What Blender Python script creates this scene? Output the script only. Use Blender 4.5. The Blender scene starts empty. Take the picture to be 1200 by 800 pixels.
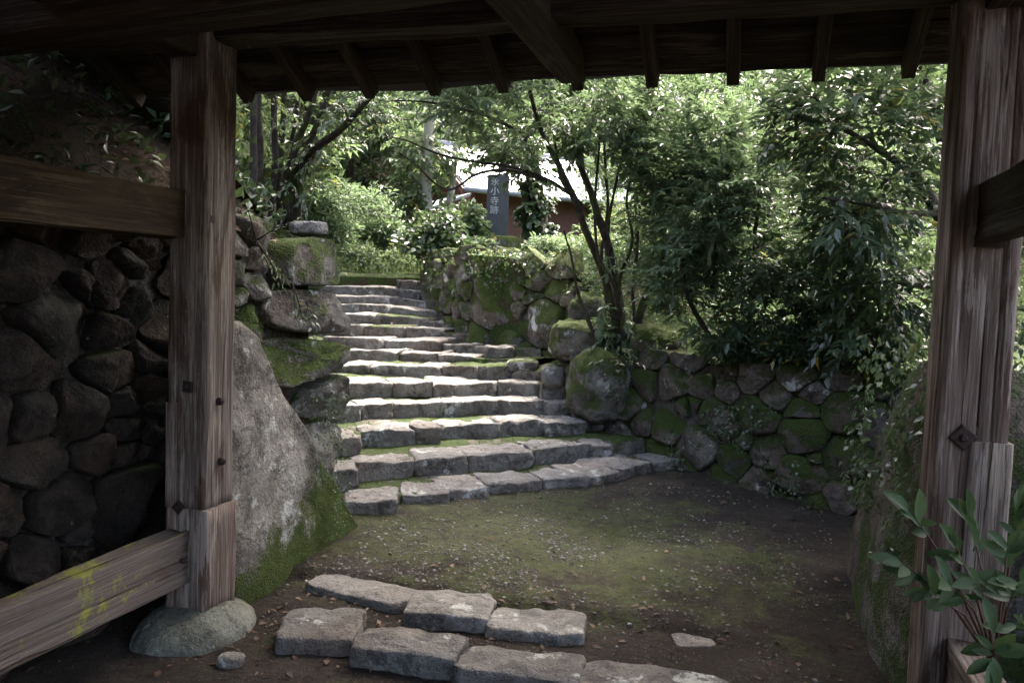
import bpy, bmesh, math, random
import numpy as np
from mathutils import Vector, Matrix, noise as mnoise

sc = bpy.context.scene
COL = sc.collection
RNG = np.random.default_rng(7)
random.seed(7)

# ------------------------------------------------------------------ camera
EYE = Vector((0.0, 0.0, 1.62))
YAW, PITCH, ROLL, FPX = math.radians(16.5), math.radians(3.63), math.radians(2.0), 945.0
_f0 = Vector((-math.sin(YAW), math.cos(YAW), 0)); _r0 = Vector((math.cos(YAW), math.sin(YAW), 0)); _u0 = Vector((0, 0, 1))
_f = _f0 * math.cos(PITCH) - _u0 * math.sin(PITCH)
_u1 = _u0 * math.cos(PITCH) + _f0 * math.sin(PITCH)
_r = _r0 * math.cos(ROLL) + _u1 * math.sin(ROLL)
_u = _u1 * math.cos(ROLL) - _r0 * math.sin(ROLL)
cam_d = bpy.data.cameras.new("camera"); cam = bpy.data.objects.new("camera", cam_d); COL.objects.link(cam)
cam_d.lens = 36.0 * FPX / 1200.0; cam_d.sensor_width = 36.0; cam_d.clip_start = 0.05; cam_d.clip_end = 600
_m = Matrix((_r, _u, -_f)).transposed().to_4x4(); _m.translation = EYE
cam.matrix_world = _m
sc.camera = cam

# ------------------------------------------------------------------ sky, sun, exposure
SUN_AZ, SUN_EL = math.radians(14), math.radians(60)      # azimuth clockwise from +Y
world = bpy.data.worlds.new("World"); sc.world = world; world.use_nodes = True
_nt = world.node_tree
_sky = _nt.nodes.new("ShaderNodeTexSky"); _sky.sky_type = 'NISHITA'; _sky.sun_disc = False
_sky.sun_elevation = SUN_EL; _sky.sun_rotation = SUN_AZ; _sky.air_density = 0.75; _sky.dust_density = 8.0; _sky.ozone_density = 0.3
_bg = _nt.nodes["Background"]; _bg.inputs[1].default_value = 0.15
_nt.links.new(_sky.outputs[0], _bg.inputs[0])
sun_d = bpy.data.lights.new("sun", 'SUN'); sun_d.energy = 1.5; sun_d.angle = math.radians(9); sun_d.color = (1.0, 0.95, 0.87)
sun = bpy.data.objects.new("sun", sun_d); COL.objects.link(sun)
_S = Vector((math.sin(SUN_AZ) * math.cos(SUN_EL), math.cos(SUN_AZ) * math.cos(SUN_EL), math.sin(SUN_EL)))
sun.rotation_euler = (-_S).to_track_quat('-Z', 'Y').to_euler(); sun.location = _S * 40
sc.view_settings.view_transform = 'Standard'; sc.view_settings.look = 'None'
sc.view_settings.exposure = 3.35; sc.view_settings.gamma = 1.0; sc.view_settings.use_curve_mapping = False
sc.cycles.max_bounces = 5; sc.cycles.diffuse_bounces = 3; sc.cycles.glossy_bounces = 2; sc.cycles.transmission_bounces = 4
sc.cycles.transparent_max_bounces = 4; sc.cycles.use_denoising = True; sc.cycles.adaptive_threshold = 0.02; sc.cycles.sample_clamp_indirect = 4.0

# ------------------------------------------------------------------ surveying helpers: the photo's sight lines -> places
def ray(px, py):
    return _f + _r * ((px - 600) / FPX) + _u * ((400 - py) / FPX)
def at_z(px, py, z):
    v = ray(px, py); return EYE + v * ((z - EYE.z) / v.z)
def at_d(px, py, d):                       # d = horizontal distance along the camera heading
    v = ray(px, py); return EYE + v * (d / v.dot(_f0))
def at_x(px, py, X):
    v = ray(px, py); return EYE + v * (X / v.x)
def at_y(px, py, Y):
    v = ray(px, py); return EYE + v * (Y / v.y)
def UD(u, d, z=0.0):
    return Vector((_r0.x * u + _f0.x * d, _r0.y * u + _f0.y * d, z))
def to_ud(p):
    return (p[0] * _r0.x + p[1] * _r0.y, p[0] * _f0.x + p[1] * _f0.y)

# ------------------------------------------------------------------ objects
WM = {}
def _place(o, M, parent):
    WM[o.name] = M.copy()
    if parent is not None:
        o.parent = parent; o.matrix_basis = WM[parent.name].inverted() @ M
    else:
        o.matrix_basis = M
def tag(o, label=None, cat=None, group=None, kind=None):
    for k, v in (("label", label), ("category", cat), ("group", group), ("kind", kind)):
        if v: o[k] = v
    return o
def empty(name, loc=(0, 0, 0), parent=None, **kw):
    o = bpy.data.objects.new(name, None); COL.objects.link(o); o.empty_display_size = 0.1
    _place(o, Matrix.Translation(Vector(loc)), parent); tag(o, **kw); return o
def mobj(name, verts, faces, mat, parent=None, M=None, smooth=True, centre=True, flip=False, attr=None, **kw):
    verts = np.asarray(verts, dtype=np.float32)
    if M is None:
        c = Vector(((verts.min(0) + verts.max(0)) / 2).tolist()) if centre else Vector((0, 0, 0))
        M = Matrix.Translation(c); verts = verts - np.array(c, dtype=np.float32)
    me = bpy.data.meshes.new(name)
    if isinstance(faces, np.ndarray):
        n, k = faces.shape
        me.vertices.add(len(verts)); me.vertices.foreach_set("co", verts.ravel())
        me.loops.add(n * k); me.loops.foreach_set("vertex_index", faces.astype(np.int32).ravel())
        me.polygons.add(n); me.polygons.foreach_set("loop_start", np.arange(0, n * k, k, dtype=np.int32))
        me.update(calc_edges=True)
    else:
        me.from_pydata(verts.tolist(), [], faces); me.update()
    if flip: me.flip_normals()
    if smooth: me.polygons.foreach_set("use_smooth", np.ones(len(me.polygons), dtype=bool))
    if attr is not None:
        a = me.attributes.new("rnd", 'FLOAT', 'POINT'); a.data.foreach_set("value", np.asarray(attr, dtype=np.float32))
    me.materials.append(mat); me.update()
    o = bpy.data.objects.new(name, me); COL.objects.link(o); _place(o, M, parent); tag(o, **kw); return o

class MB:
    def __init__(s): s.v = []; s.f = []
    def tube(s, pts, rad, n=6, wob=0.0):
        pts = [Vector(p) for p in pts]; b = len(s.v); m = len(pts)
        ref = Vector((0.31, 0.17, 0.93))
        for i, p in enumerate(pts):
            t = (pts[min(i + 1, m - 1)] - pts[max(i - 1, 0)])
            t = t.normalized() if t.length > 1e-9 else Vector((0, 0, 1))
            a = t.cross(ref); a = a.normalized() if a.length > 1e-3 else t.cross(Vector((1, 0, 0))).normalized()
            c = t.cross(a)
            for k in range(n):
                q = 2 * math.pi * k / n
                rr = rad[i] * (1 + wob * mnoise.noise(p * 9 + Vector((k * 1.7, 0, 0))))
                s.v.append(p + a * (math.cos(q) * rr) + c * (math.sin(q) * rr))
        for i in range(m - 1):
            for k in range(n):
                s.f.append((b + i * n + k, b + i * n + (k + 1) % n, b + (i + 1) * n + (k + 1) % n, b + (i + 1) * n + k))
        s.f.append(tuple(b + k for k in range(n))[::-1]); s.f.append(tuple(b + (m - 1) * n + k for k in range(n)))
    def box(s, a, c):
        b = len(s.v); x0, y0, z0 = a; x1, y1, z1 = c
        s.v += [Vector(p) for p in ((x0, y0, z0), (x1, y0, z0), (x1, y1, z0), (x0, y1, z0), (x0, y0, z1), (x1, y0, z1), (x1, y1, z1), (x0, y1, z1))]
        s.f += [tuple(b + i for i in q) for q in ((3, 2, 1, 0), (4, 5, 6, 7), (0, 1, 5, 4), (1, 2, 6, 5), (2, 3, 7, 6), (3, 0, 4, 7))]
    def build(s, name, mat, parent=None, **kw):
        return mobj(name, [tuple(p) for p in s.v], s.f, mat, parent, **kw)

def smooth_line(pts, n=5):
    """Catmull-Rom through the points"""
    P = [Vector(p) for p in pts]; P = [P[0] * 2 - P[1]] + P + [P[-1] * 2 - P[-2]]; out = []
    for i in range(1, len(P) - 2):
        for k in range(n):
            t = k / n; a, b, c, d = P[i - 1], P[i], P[i + 1], P[i + 2]
            out.append(0.5 * ((2 * b) + (c - a) * t + (2 * a - 5 * b + 4 * c - d) * t * t + (3 * b - a - 3 * c + d) * t ** 3))
    out.append(P[-2]); return out

# ------------------------------------------------------------------ materials
class NT:
    def __init__(s, name):
        s.m = bpy.data.materials.new(name); s.m.use_nodes = True; s.t = s.m.node_tree
        s.p = s.t.nodes["Principled BSDF"]; s.out = s.t.nodes["Material Output"]
    def n(s, typ, **kw):
        x = s.t.nodes.new(typ)
        for k, v in kw.items(): setattr(x, k, v)
        return x
    def l(s, a, b): s.t.links.new(a, b)
    def put(s, sock, v):
        if hasattr(v, "is_output"): s.l(v, sock)
        else: sock.default_value = v
    def coords(s, scale=(1, 1, 1), rnd=True, world=False):
        if world: src = s.n("ShaderNodeNewGeometry").outputs["Position"]
        else: src = s.n("ShaderNodeTexCoord").outputs["Object"]
        if rnd and not world:
            oi = s.n("ShaderNodeObjectInfo"); mu = s.n("ShaderNodeVectorMath", operation='SCALE'); mu.inputs[0].default_value = (37.0, 53.0, 71.0)
            s.l(oi.outputs["Random"], mu.inputs["Scale"]); ad = s.n("ShaderNodeVectorMath", operation='ADD'); s.l(src, ad.inputs[0]); s.l(mu.outputs[0], ad.inputs[1]); src = ad.outputs[0]
        mp = s.n("ShaderNodeMapping"); mp.inputs["Scale"].default_value = scale; s.l(src, mp.inputs[0]); return mp.outputs[0]
    def rand(s): return s.n("ShaderNodeObjectInfo").outputs["Random"]
    def noise(s, v, scale, detail=6, rough=0.6, dist=0.0):
        x = s.n("ShaderNodeTexNoise"); s.l(v, x.inputs["Vector"]); x.inputs["Scale"].default_value = scale; x.inputs["Detail"].default_value = detail
        x.inputs["Roughness"].default_value = rough; x.inputs["Distortion"].default_value = dist; return x.outputs["Fac"]
    def voro(s, v, scale, feature='F1', out="Distance", rand=1.0):
        x = s.n("ShaderNodeTexVoronoi", feature=feature); s.l(v, x.inputs["Vector"]); x.inputs["Scale"].default_value = scale; x.inputs["Randomness"].default_value = rand; return x.outputs[out]
    def ramp(s, f, stops, interp='LINEAR'):
        x = s.n("ShaderNodeValToRGB"); cr = x.color_ramp; cr.interpolation = interp
        while len(cr.elements) < len(stops): cr.elements.new(0.5)
        for e, (p, c) in zip(cr.elements, stops): e.position = p; e.color = (*c, 1) if len(c) == 3 else c
        s.l(f, x.inputs[0]); return x.outputs[0]
    def step(s, f, a, b):
        x = s.n("ShaderNodeMapRange", interpolation_type='SMOOTHSTEP'); s.put(x.inputs[0], f); s.put(x.inputs[1], a); s.put(x.inputs[2], b); return x.outputs[0]
    def math(s, op, a, b=0.0):
        x = s.n("ShaderNodeMath", operation=op); s.put(x.inputs[0], a); s.put(x.inputs[1], b); return x.outputs[0]
    def mix(s, f, a, b, blend='MIX'):
        x = s.n("ShaderNodeMix", data_type='RGBA', blend_type=blend); s.put(x.inputs[0], f)
        s.put(x.inputs[6], (*a, 1) if isinstance(a, tuple) and len(a) == 3 else a); s.put(x.inputs[7], (*b, 1) if isinstance(b, tuple) and len(b) == 3 else b); return x.outputs[2]
    def nz(s):
        g = s.n("ShaderNodeNewGeometry"); x = s.n("ShaderNodeSeparateXYZ"); s.l(g.outputs["Normal"], x.inputs[0]); return x.outputs[2]
    def bump(s, h, strength, dist, prev=None):
        x = s.n("ShaderNodeBump"); x.inputs["Strength"].default_value = strength; x.inputs["Distance"].default_value = dist; s.l(h, x.inputs["Height"])
        if prev is not None: s.l(prev, x.inputs["Normal"])
        return x.outputs[0]
    def done(s, col, rough=0.85, normal=None, spec=0.3):
        s.put(s.p.inputs["Base Color"], (*col, 1) if isinstance(col, tuple) else col); s.put(s.p.inputs["Roughness"], rough); s.p.inputs["Specular IOR Level"].default_value = spec
        if normal is not None: s.l(normal, s.p.inputs["Normal"])
        return s.m

def stone_mat(name, tones, moss=0.4, moss_top=0.35, lichen=0.25, moss_col=((0.018, 0.03, 0.006), (0.06, 0.09, 0.017)), world=False, bump=1.0, grad=None, worn=0.0, white=0.0, tint=((0.13, 0.095, 0.07), (0.15, 0.15, 0.14))):
    """tones: dark, mid, light rock colour; moss 0..1 amount; lichen 0..1 amount of pale crust"""
    t = NT(name); v = t.coords(world=world)
    a = t.noise(v, 3.2, 5, 0.62, 0.4); b = t.noise(v, 22, 4, 0.7); c = t.noise(v, 90, 2, 0.6)
    base = t.ramp(t.math('ADD', t.math('MULTIPLY', a, 0.7), t.math('MULTIPLY', b, 0.3)), [(0.38, tones[0]), (0.5, tones[1]), (0.62, tones[2])])
    if not world:
        base = t.mix(t.math('MULTIPLY', t.rand(), 0.6), base, t.mix(t.step(t.noise(v, 1.3, 2), 0.4, 0.6), tint[0], tint[1]))
    base = t.mix(t.math('MULTIPLY', t.step(t.noise(v, 7.0, 6, 0.75, 0.8), 0.51, 0.59), 0.65), base, tuple(x * 0.55 for x in tones[0]))
    if worn: base = t.mix(t.math('MULTIPLY', t.step(t.nz(), 0.5, 0.95), worn), base, (0.34, 0.33, 0.31))
    base = t.mix(t.step(c, 0.60, 0.72), base, tuple(x * 0.7 for x in tones[0]))
    base = t.mix(t.math('MULTIPLY', t.step(c, 0.38, 0.30), 0.6), base, tones[2])
    # pale lichen crusts with ragged edges
    lf = t.math('ADD', t.noise(v, 8.0, 6, 0.72, 0.1), t.math('MULTIPLY', t.noise(v, 1.9, 1), 0.4))
    lich = t.step(lf, 0.90 - 0.22 * lichen, 0.97 - 0.22 * lichen)
    base = t.mix(t.math('MULTIPLY', lich, 0.8), base, t.mix(b, (0.34, 0.36, 0.32), (0.52, 0.53, 0.50)))
    if white:
        wf = t.math('ADD', t.noise(v, 3.3, 2, 0.5, 0.3), t.math('MULTIPLY', t.noise(v, 30, 4, 0.7), 0.16))
        base = t.mix(t.step(wf, 0.80 - 0.1 * white, 0.815 - 0.1 * white), base, (0.66, 0.67, 0.65))
    # moss
    mf = t.math('ADD', t.math('ADD', t.math('MULTIPLY', t.noise(v, 2.4, 6, 0.7, 0.3), 1.0), t.math('MULTIPLY', t.nz(), moss_top)), t.math('MULTIPLY', c, 0.18))
    if grad:
        dp = t.n("ShaderNodeVectorMath", operation='DOT_PRODUCT'); t.l(t.n("ShaderNodeTexCoord").outputs["Object"], dp.inputs[0]); dp.inputs[1].default_value = grad; mf = t.math('ADD', mf, dp.outputs["Value"])
    mk = t.step(mf, 0.92 - moss * 0.5, 1.06 - moss * 0.5)
    mcol = t.mix(b, moss_col[0], moss_col[1])
    col = t.mix(mk, base, mcol)
    h = t.math('ADD', t.noise(v, 9, 6, 0.72), t.math('MULTIPLY', a, 0.6))
    h2 = t.math('MULTIPLY', mk, c)
    hh = t.math('ADD', t.math('MULTIPLY', h, 1.0), t.math('ADD', t.math('MULTIPLY', c, 0.10), t.math('MULTIPLY', h2, 0.25)))
    nn = t.bump(hh, 1.0 * bump, 0.06, None)
    return t.done(col, 0.88, nn, 0.25)

def wood_mat(name, cols, stain=(0.03, 0.02, 0.015), stain_amt=0.5, pale=None, moss=0.0, grain=1.0):
    """grain runs along local X"""
    t = NT(name); v = t.coords()
    vg = t.coords(scale=(0.35, 7, 7)); vf = t.coords(scale=(1.2, 40, 40))
    g1 = t.noise(vg, 3.0, 7, 0.65, 0.5); g2 = t.noise(vf, 3.0, 5, 0.6)
    f = t.math('ADD', t.math('MULTIPLY', g1, 0.5), t.math('MULTIPLY', g2, 0.5))
    col = t.ramp(f, [(0.33, cols[0]), (0.48, cols[1]), (0.64, cols[2])])
    vs = t.coords(scale=(0.6, 2.2, 2.2))
    st = t.step(t.noise(vs, 2.2, 8, 0.7, 0.8), 0.50, 0.60)
    col = t.mix(t.math('MULTIPLY', st, stain_amt), col, stain)
    if pale:
        vp = t.coords(scale=(0.5, 3.0, 3.0)); pf = t.step(t.math('ADD', t.noise(vp, 2.6, 6, 0.72, 0.4), t.math('MULTIPLY', t.math('SUBTRACT', g2, 0.5), 0.5)), 0.54, 0.60); col = t.mix(t.math('MULTIPLY', pf, 0.5), col, pale)
    if moss:
        mf = t.step(t.math('ADD', t.math('ADD', t.noise(v, 4.0, 7, 0.7, 0.5), t.math('MULTIPLY', t.math('SUBTRACT', t.noise(v, 60, 3, 0.7), 0.5), 0.35)), t.math('MULTIPLY', t.nz(), 0.08)), 0.74 - moss, 0.84 - moss)
        col = t.mix(t.math('MULTIPLY', mf, 0.85), col, t.mix(g2, (0.14, 0.16, 0.02), (0.30, 0.31, 0.04)))
    crack = t.step(t.noise(t.coords(scale=(0.25, 9, 9)), 4.0, 3, 0.5, 0.3), 0.36, 0.30)
    col = t.mix(t.math('MULTIPLY', crack, 0.7), col, stain)
    nn = t.bump(t.math('SUBTRACT', f, t.math('MULTIPLY', crack, 0.8)), 1.0 * grain, 0.014)
    return t.done(col, 0.82, nn, 0.25)

def leaf_mat(name, cols, trans=0.35, rough=0.4, spec=0.5, yellow=0.0):
    t = NT(name); a = t.n("ShaderNodeAttribute", attribute_name="rnd").outputs["Fac"]
    stops = [(0.0, cols[0]), (0.5, cols[1]), (0.93 - yellow, cols[2])]
    if yellow: stops.append((1.0, (0.22, 0.16, 0.02)))
    col = t.ramp(a, stops)
    t.done(col, rough, None, spec)
    tr = t.n("ShaderNodeBsdfTranslucent"); t.l(t.mix(0.35, col, (0.22, 0.32, 0.11)), tr.inputs[0])
    mx = t.n("ShaderNodeMixShader"); mx.inputs[0].default_value = trans; t.l(t.p.outputs[0], mx.inputs[1]); t.l(tr.outputs[0], mx.inputs[2]); t.l(mx.outputs[0], t.out.inputs[0])
    return t.m

def bark_mat(name, cols, moss=0.3, pale=0.0):
    t = NT(name); v = t.coords(); a = t.noise(v, 14, 8, 0.7, 0.4)
    col = t.ramp(a, [(0.35, cols[0]), (0.55, cols[1]), (0.75, cols[2])])
    mk = t.step(t.noise(v, 5, 6, 0.7), 0.62 - moss * 0.35, 0.70 - moss * 0.35)
    col = t.mix(mk, col, t.mix(a, (0.025, 0.04, 0.008), (0.075, 0.10, 0.02)))
    if pale: col = t.mix(t.step(t.noise(v, 3.5, 5, 0.6), 0.62 - pale * 0.3, 0.66 - pale * 0.3), col, (0.38, 0.36, 0.32))
    return t.done(col, 0.9, t.bump(a, 0.9, 0.02), 0.2)

def flat_mat(name, cols, rough=0.6, scale=6, metallic=0.0, bump=0.1, spec=0.4, stretch=(1, 1, 1)):
    t = NT(name); v = t.coords(scale=stretch); a = t.noise(v, scale, 7, 0.65)
    t.p.inputs["Metallic"].default_value = metallic
    return t.done(t.ramp(a, [(0.3, cols[0]), (0.7, cols[1])]), rough, t.bump(a, bump, 0.01), spec)

ROCK = ((0.075, 0.065, 0.055), (0.16, 0.145, 0.125), (0.27, 0.25, 0.22))
ROCKB = ((0.05, 0.04, 0.034), (0.10, 0.083, 0.07), (0.17, 0.145, 0.12))
ROCKL = ((0.13, 0.12, 0.105), (0.25, 0.235, 0.21), (0.38, 0.36, 0.33))
M = {}
M['step_stone'] = stone_mat('step_stone', ((0.085, 0.076, 0.066), (0.18, 0.168, 0.148), (0.30, 0.286, 0.262)), moss=0.27, moss_top=0.05, lichen=0.5, worn=0.22)
M['step_moss'] = stone_mat('step_moss', ROCK, moss=0.55, moss_top=0.2, lichen=0.1)
M['wall_dark'] = stone_mat('wall_dark', ((0.008, 0.006, 0.0045), (0.021, 0.0155, 0.0115), (0.055, 0.043, 0.033)), moss=0.20, moss_top=0.25, lichen=0.10, tint=((0.05, 0.030, 0.018), (0.045, 0.048, 0.038)))  # dark brown stones; shade inside the gate is also put into the colour
M['wall_stone'] = stone_mat('wall_stone', ROCK, moss=0.36, moss_top=0.25, lichen=0.5, white=0.6)
M['wall_moss'] = stone_mat('wall_moss', ROCK, moss=0.74, moss_top=0.3, lichen=0.55, white=0.55, moss_col=((0.024, 0.036, 0.008), (0.080, 0.108, 0.022)))
M['wall_mid'] = stone_mat('wall_mid', ROCK, moss=0.58, moss_top=0.3, lichen=0.45)
M['low_wall'] = stone_mat('low_wall', ROCKB, moss=0.74, moss_top=0.3, lichen=0.30)
M['low_wall_b'] = stone_mat('low_wall_b', ROCKB, moss=0.55, moss_top=0.3, lichen=0.42)
M['kerb_stone'] = stone_mat('kerb_stone', ((0.065, 0.06, 0.054), (0.125, 0.12, 0.11), (0.20, 0.192, 0.18)), moss=0.14, moss_top=-0.08, lichen=0.4, worn=0.12)
M['base_stone'] = stone_mat('base_stone', ((0.06, 0.062, 0.05), (0.115, 0.12, 0.095), (0.19, 0.19, 0.16)), moss=0.15, moss_top=0.0, lichen=0.5, bump=0.7)
M['fill'] = stone_mat('fill', ((0.02, 0.016, 0.012), (0.035, 0.028, 0.022), (0.06, 0.05, 0.04)), moss=0.2, lichen=0.0)

M['slab'] = stone_mat('slab', ((0.11, 0.10, 0.085), (0.20, 0.185, 0.16), (0.33, 0.31, 0.275)), moss=0.64, moss_top=0.0, lichen=0.52, grad=(0.0, 0.34, -0.50), moss_col=((0.022, 0.034, 0.007), (0.085, 0.115, 0.02)))
M['slab_dark'] = stone_mat('slab_dark', ROCKB, moss=0.8, moss_top=0.1, lichen=0.0)
# ------------------------------------------------------------------ stones
M['fill_moss'] = stone_mat('fill_moss', ((0.014, 0.011, 0.008), (0.028, 0.022, 0.017), (0.05, 0.04, 0.032)), moss=0.62, lichen=0.0)
def fbm(p, seed, s):
    q = Vector((p[0] * s + seed * 13.1, p[1] * s - seed * 7.7, p[2] * s + seed * 3.3))
    return mnoise.noise(q) + 0.5 * mnoise.noise(q * 2.1) + 0.25 * mnoise.noise(q * 4.3)

def block(dims, seed, n=7, p=5.0, rough=0.05, cuts=4, taper=0.0, cut=(0.66, 0.86)):
    """a rough-hewn stone about the origin: rounded cuboid, random chipped planes, uneven faces"""
    rnd = random.Random(seed); V = []; F = []; idx = {}
    hx, hy, hz = dims[0] / 2, dims[1] / 2, dims[2] / 2
    mx = max(dims); mn = min(dims)
    planes = []
    for k in range(cuts):
        d = Vector((rnd.uniform(-1, 1), rnd.uniform(-1, 1), rnd.uniform(-0.6, 1))).normalized()
        ext = abs(d.x) * hx + abs(d.y) * hy + abs(d.z) * hz
        planes.append((d, ext * rnd.uniform(*cut)))
    def vert(a, b, c):
        k = (a, b, c)
        if k in idx: return idx[k]
        q = Vector((math.sin((a / n - .5) * math.pi * .5) / .7071, math.sin((b / n - .5) * math.pi * .5) / .7071, math.sin((c / n - .5) * math.pi * .5) / .7071))
        L = (abs(q.x) ** p + abs(q.y) ** p + abs(q.z) ** p) ** (1 / p)
        q = q / L
        w = Vector((q.x * hx, q.y * hy, q.z * hz))
        w.x *= 1 + taper * q.z; w.y *= 1 + taper * q.z
        for d, e in planes:
            o = w.dot(d) - e
            if o > 0: w = w - d * o * 0.85
        nn = q.normalized()
        rd_ = 1 - abs(mnoise.noise(w * (3.0 / mn ** 0.5) + Vector((seed, 0, seed * 2.3)))) * 2
        w = w + nn * (fbm(w, seed, 2.2 / mx ** 0.5) * rough * mn + fbm(w, seed + 5, 8.0) * rough * 0.55 * mn + rd_ * rough * 0.35 * mn + fbm(w, seed + 9, 22.0) * rough * 0.22 * mn)
        idx[k] = len(V); V.append(tuple(w)); return idx[k]
    for a in range(n):
        for b in range(n):
            F.append((vert(a, b, 0), vert(a, b + 1, 0), vert(a + 1, b + 1, 0), vert(a + 1, b, 0)))
            F.append((vert(a, b, n), vert(a + 1, b, n), vert(a + 1, b + 1, n), vert(a, b + 1, n)))
            F.append((vert(a, 0, b), vert(a + 1, 0, b), vert(a + 1, 0, b + 1), vert(a, 0, b + 1)))
            F.append((vert(a, n, b), vert(a, n, b + 1), vert(a + 1, n, b + 1), vert(a + 1, n, b)))
            F.append((vert(0, a, b), vert(0, a, b + 1), vert(0, a + 1, b + 1), vert(0, a + 1, b)))
            F.append((vert(n, a, b), vert(n, a + 1, b), vert(n, a + 1, b + 1), vert(n, a, b + 1)))
    return V, F

def frame(origin, xdir, zdir=(0, 0, 1)):
    x = Vector(xdir).normalized(); z = Vector(zdir); y = z.cross(x).normalized(); z = x.cross(y).normalized()
    m = Matrix((x, y, z)).transposed().to_4x4(); m.translation = Vector(origin); return m

def face_stone(name, poly, mapf, depth, bulge, seed, mat, parent, K=30, rings=(0.99, 0.955, 0.88, 0.74, 0.52, 0.26), chaikin=2, rough=0.25, **kw):
    """a walling stone from its face outline (s,t) on a wall surface mapf(s,t,n)->point; bulging, chipped, uneven"""
    rnd = random.Random(seed * 31 + 7)
    P = [Vector((a, b)) for a, b in poly]
    for _ in range(chaikin):
        Q = []
        for i in range(len(P)):
            a, b = P[i], P[(i + 1) % len(P)]; Q += [a * 0.86 + b * 0.14, a * 0.14 + b * 0.86]
        P = Q
    L = [0.0]
    for i in range(len(P)): L.append(L[-1] + (P[(i + 1) % len(P)] - P[i]).length)
    B = []; j = 0
    for k in range(K):
        s = L[-1] * k / K
        while L[j + 1] < s: j += 1
        f = (s - L[j]) / max(L[j + 1] - L[j], 1e-9); B.append(P[j].lerp(P[(j + 1) % len(P)], f))
    c = sum(B, Vector((0, 0))) / K; size = math.sqrt(sum((b - c).length_squared for b in B) / K)
    planes = [(Vector((rnd.uniform(-1, 1), rnd.uniform(-1, 1))) * rnd.uniform(0.4, 1.6) * bulge / size, bulge * rnd.uniform(0.5, 0.95)) for _ in range(5)]
    tilt = Vector((rnd.uniform(-1, 1), rnd.uniform(-1, 1))) * 0.25 * bulge / size
    V = []; F = []
    def add(q, n):
        e = (Vector(q) - c)
        w = fbm((q[0], q[1], 0.0), seed, 1.1 / size) * 0.25 * bulge + fbm((q[0], q[1], 1.0), seed, 4.0 / size) * rough * 0.4 * bulge
        V.append(tuple(mapf(q[0], q[1], n + w)))
    for b in B: add(c.lerp(b, 0.9), -depth)
    for b in B:
        q = c.lerp(b, 1.0 + 0.06 * fbm((b[0], b[1], 2.0), seed, 5.0 / size)); add(q, -0.25 * depth)
    for r in rings:
        for b in B:
            q = c.lerp(b, r); n = bulge * (1 - r ** 4.5) ** 0.6; e = q - c
            for g, h in planes: n = min(n, h + g.dot(e))
            add(q, max(n, -0.3 * bulge) + tilt.dot(e))
    n0 = bulge
    for g, h in planes: n0 = min(n0, h)
    add(c, n0); R = len(rings) + 2
    for i in range(R - 1):
        for k in range(K): F.append((i * K + k, i * K + (k + 1) % K, (i + 1) * K + (k + 1) % K, (i + 1) * K + k))
    for k in range(K): F.append(((R - 1) * K + k, (R - 1) * K + (k + 1) % K, R * K))
    F.append(tuple(range(K))[::-1])
    me = mobj(name, V, F, mat, parent, **kw)
    bm = bmesh.new(); bm.from_mesh(me.data); bmesh.ops.recalc_face_normals(bm, faces=bm.faces); bm.to_mesh(me.data); bm.free()
    return me

def cells(seeds, dom, gap=0.010, sy=1.25):
    """power-diagram cells of (s,t,r) seeds in the rectangle dom; sy flattens them"""
    S = [(a, b * sy, r) for a, b, r in seeds]; out = []
    s0, t0, s1, t1 = dom; t0 *= sy; t1 *= sy
    for i, (a, b, r) in enumerate(S):
        poly = [(s0, t0), (s1, t0), (s1, t1), (s0, t1)]
        for j, (c, d, q) in enumerate(S):
            if i == j: continue
            dx, dy = c - a, d - b; D = math.hypot(dx, dy)
            if D < 1e-6 or D > 2.5 * (r + q) + 0.7: continue
            lim = (D * D + r * r - q * q) / (2 * D) - gap; nx, ny = dx / D, dy / D
            new = []
            for k in range(len(poly)):
                p, w = poly[k], poly[(k + 1) % len(poly)]
                u = (p[0] - a) * nx + (p[1] - b) * ny - lim; v = (w[0] - a) * nx + (w[1] - b) * ny - lim
                if u <= 0: new.append(p)
                if (u < 0 < v) or (v < 0 < u): h = u / (u - v); new.append((p[0] + (w[0] - p[0]) * h, p[1] + (w[1] - p[1]) * h))
            poly = new
            if len(poly) < 3: break
        # keep a stone near its own size where it has no neighbour
        if len(poly) >= 3:
            lim = r * 1.9; poly = [(a + (x - a) * min(1, lim / max(math.hypot(x - a, y - b), 1e-6)), b + (y - b) * min(1, lim / max(math.hypot(x - a, y - b), 1e-6))) for x, y in poly]
        out.append([(x, y / sy) for x, y in poly] if len(poly) >= 3 else None)
    return out

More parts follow.
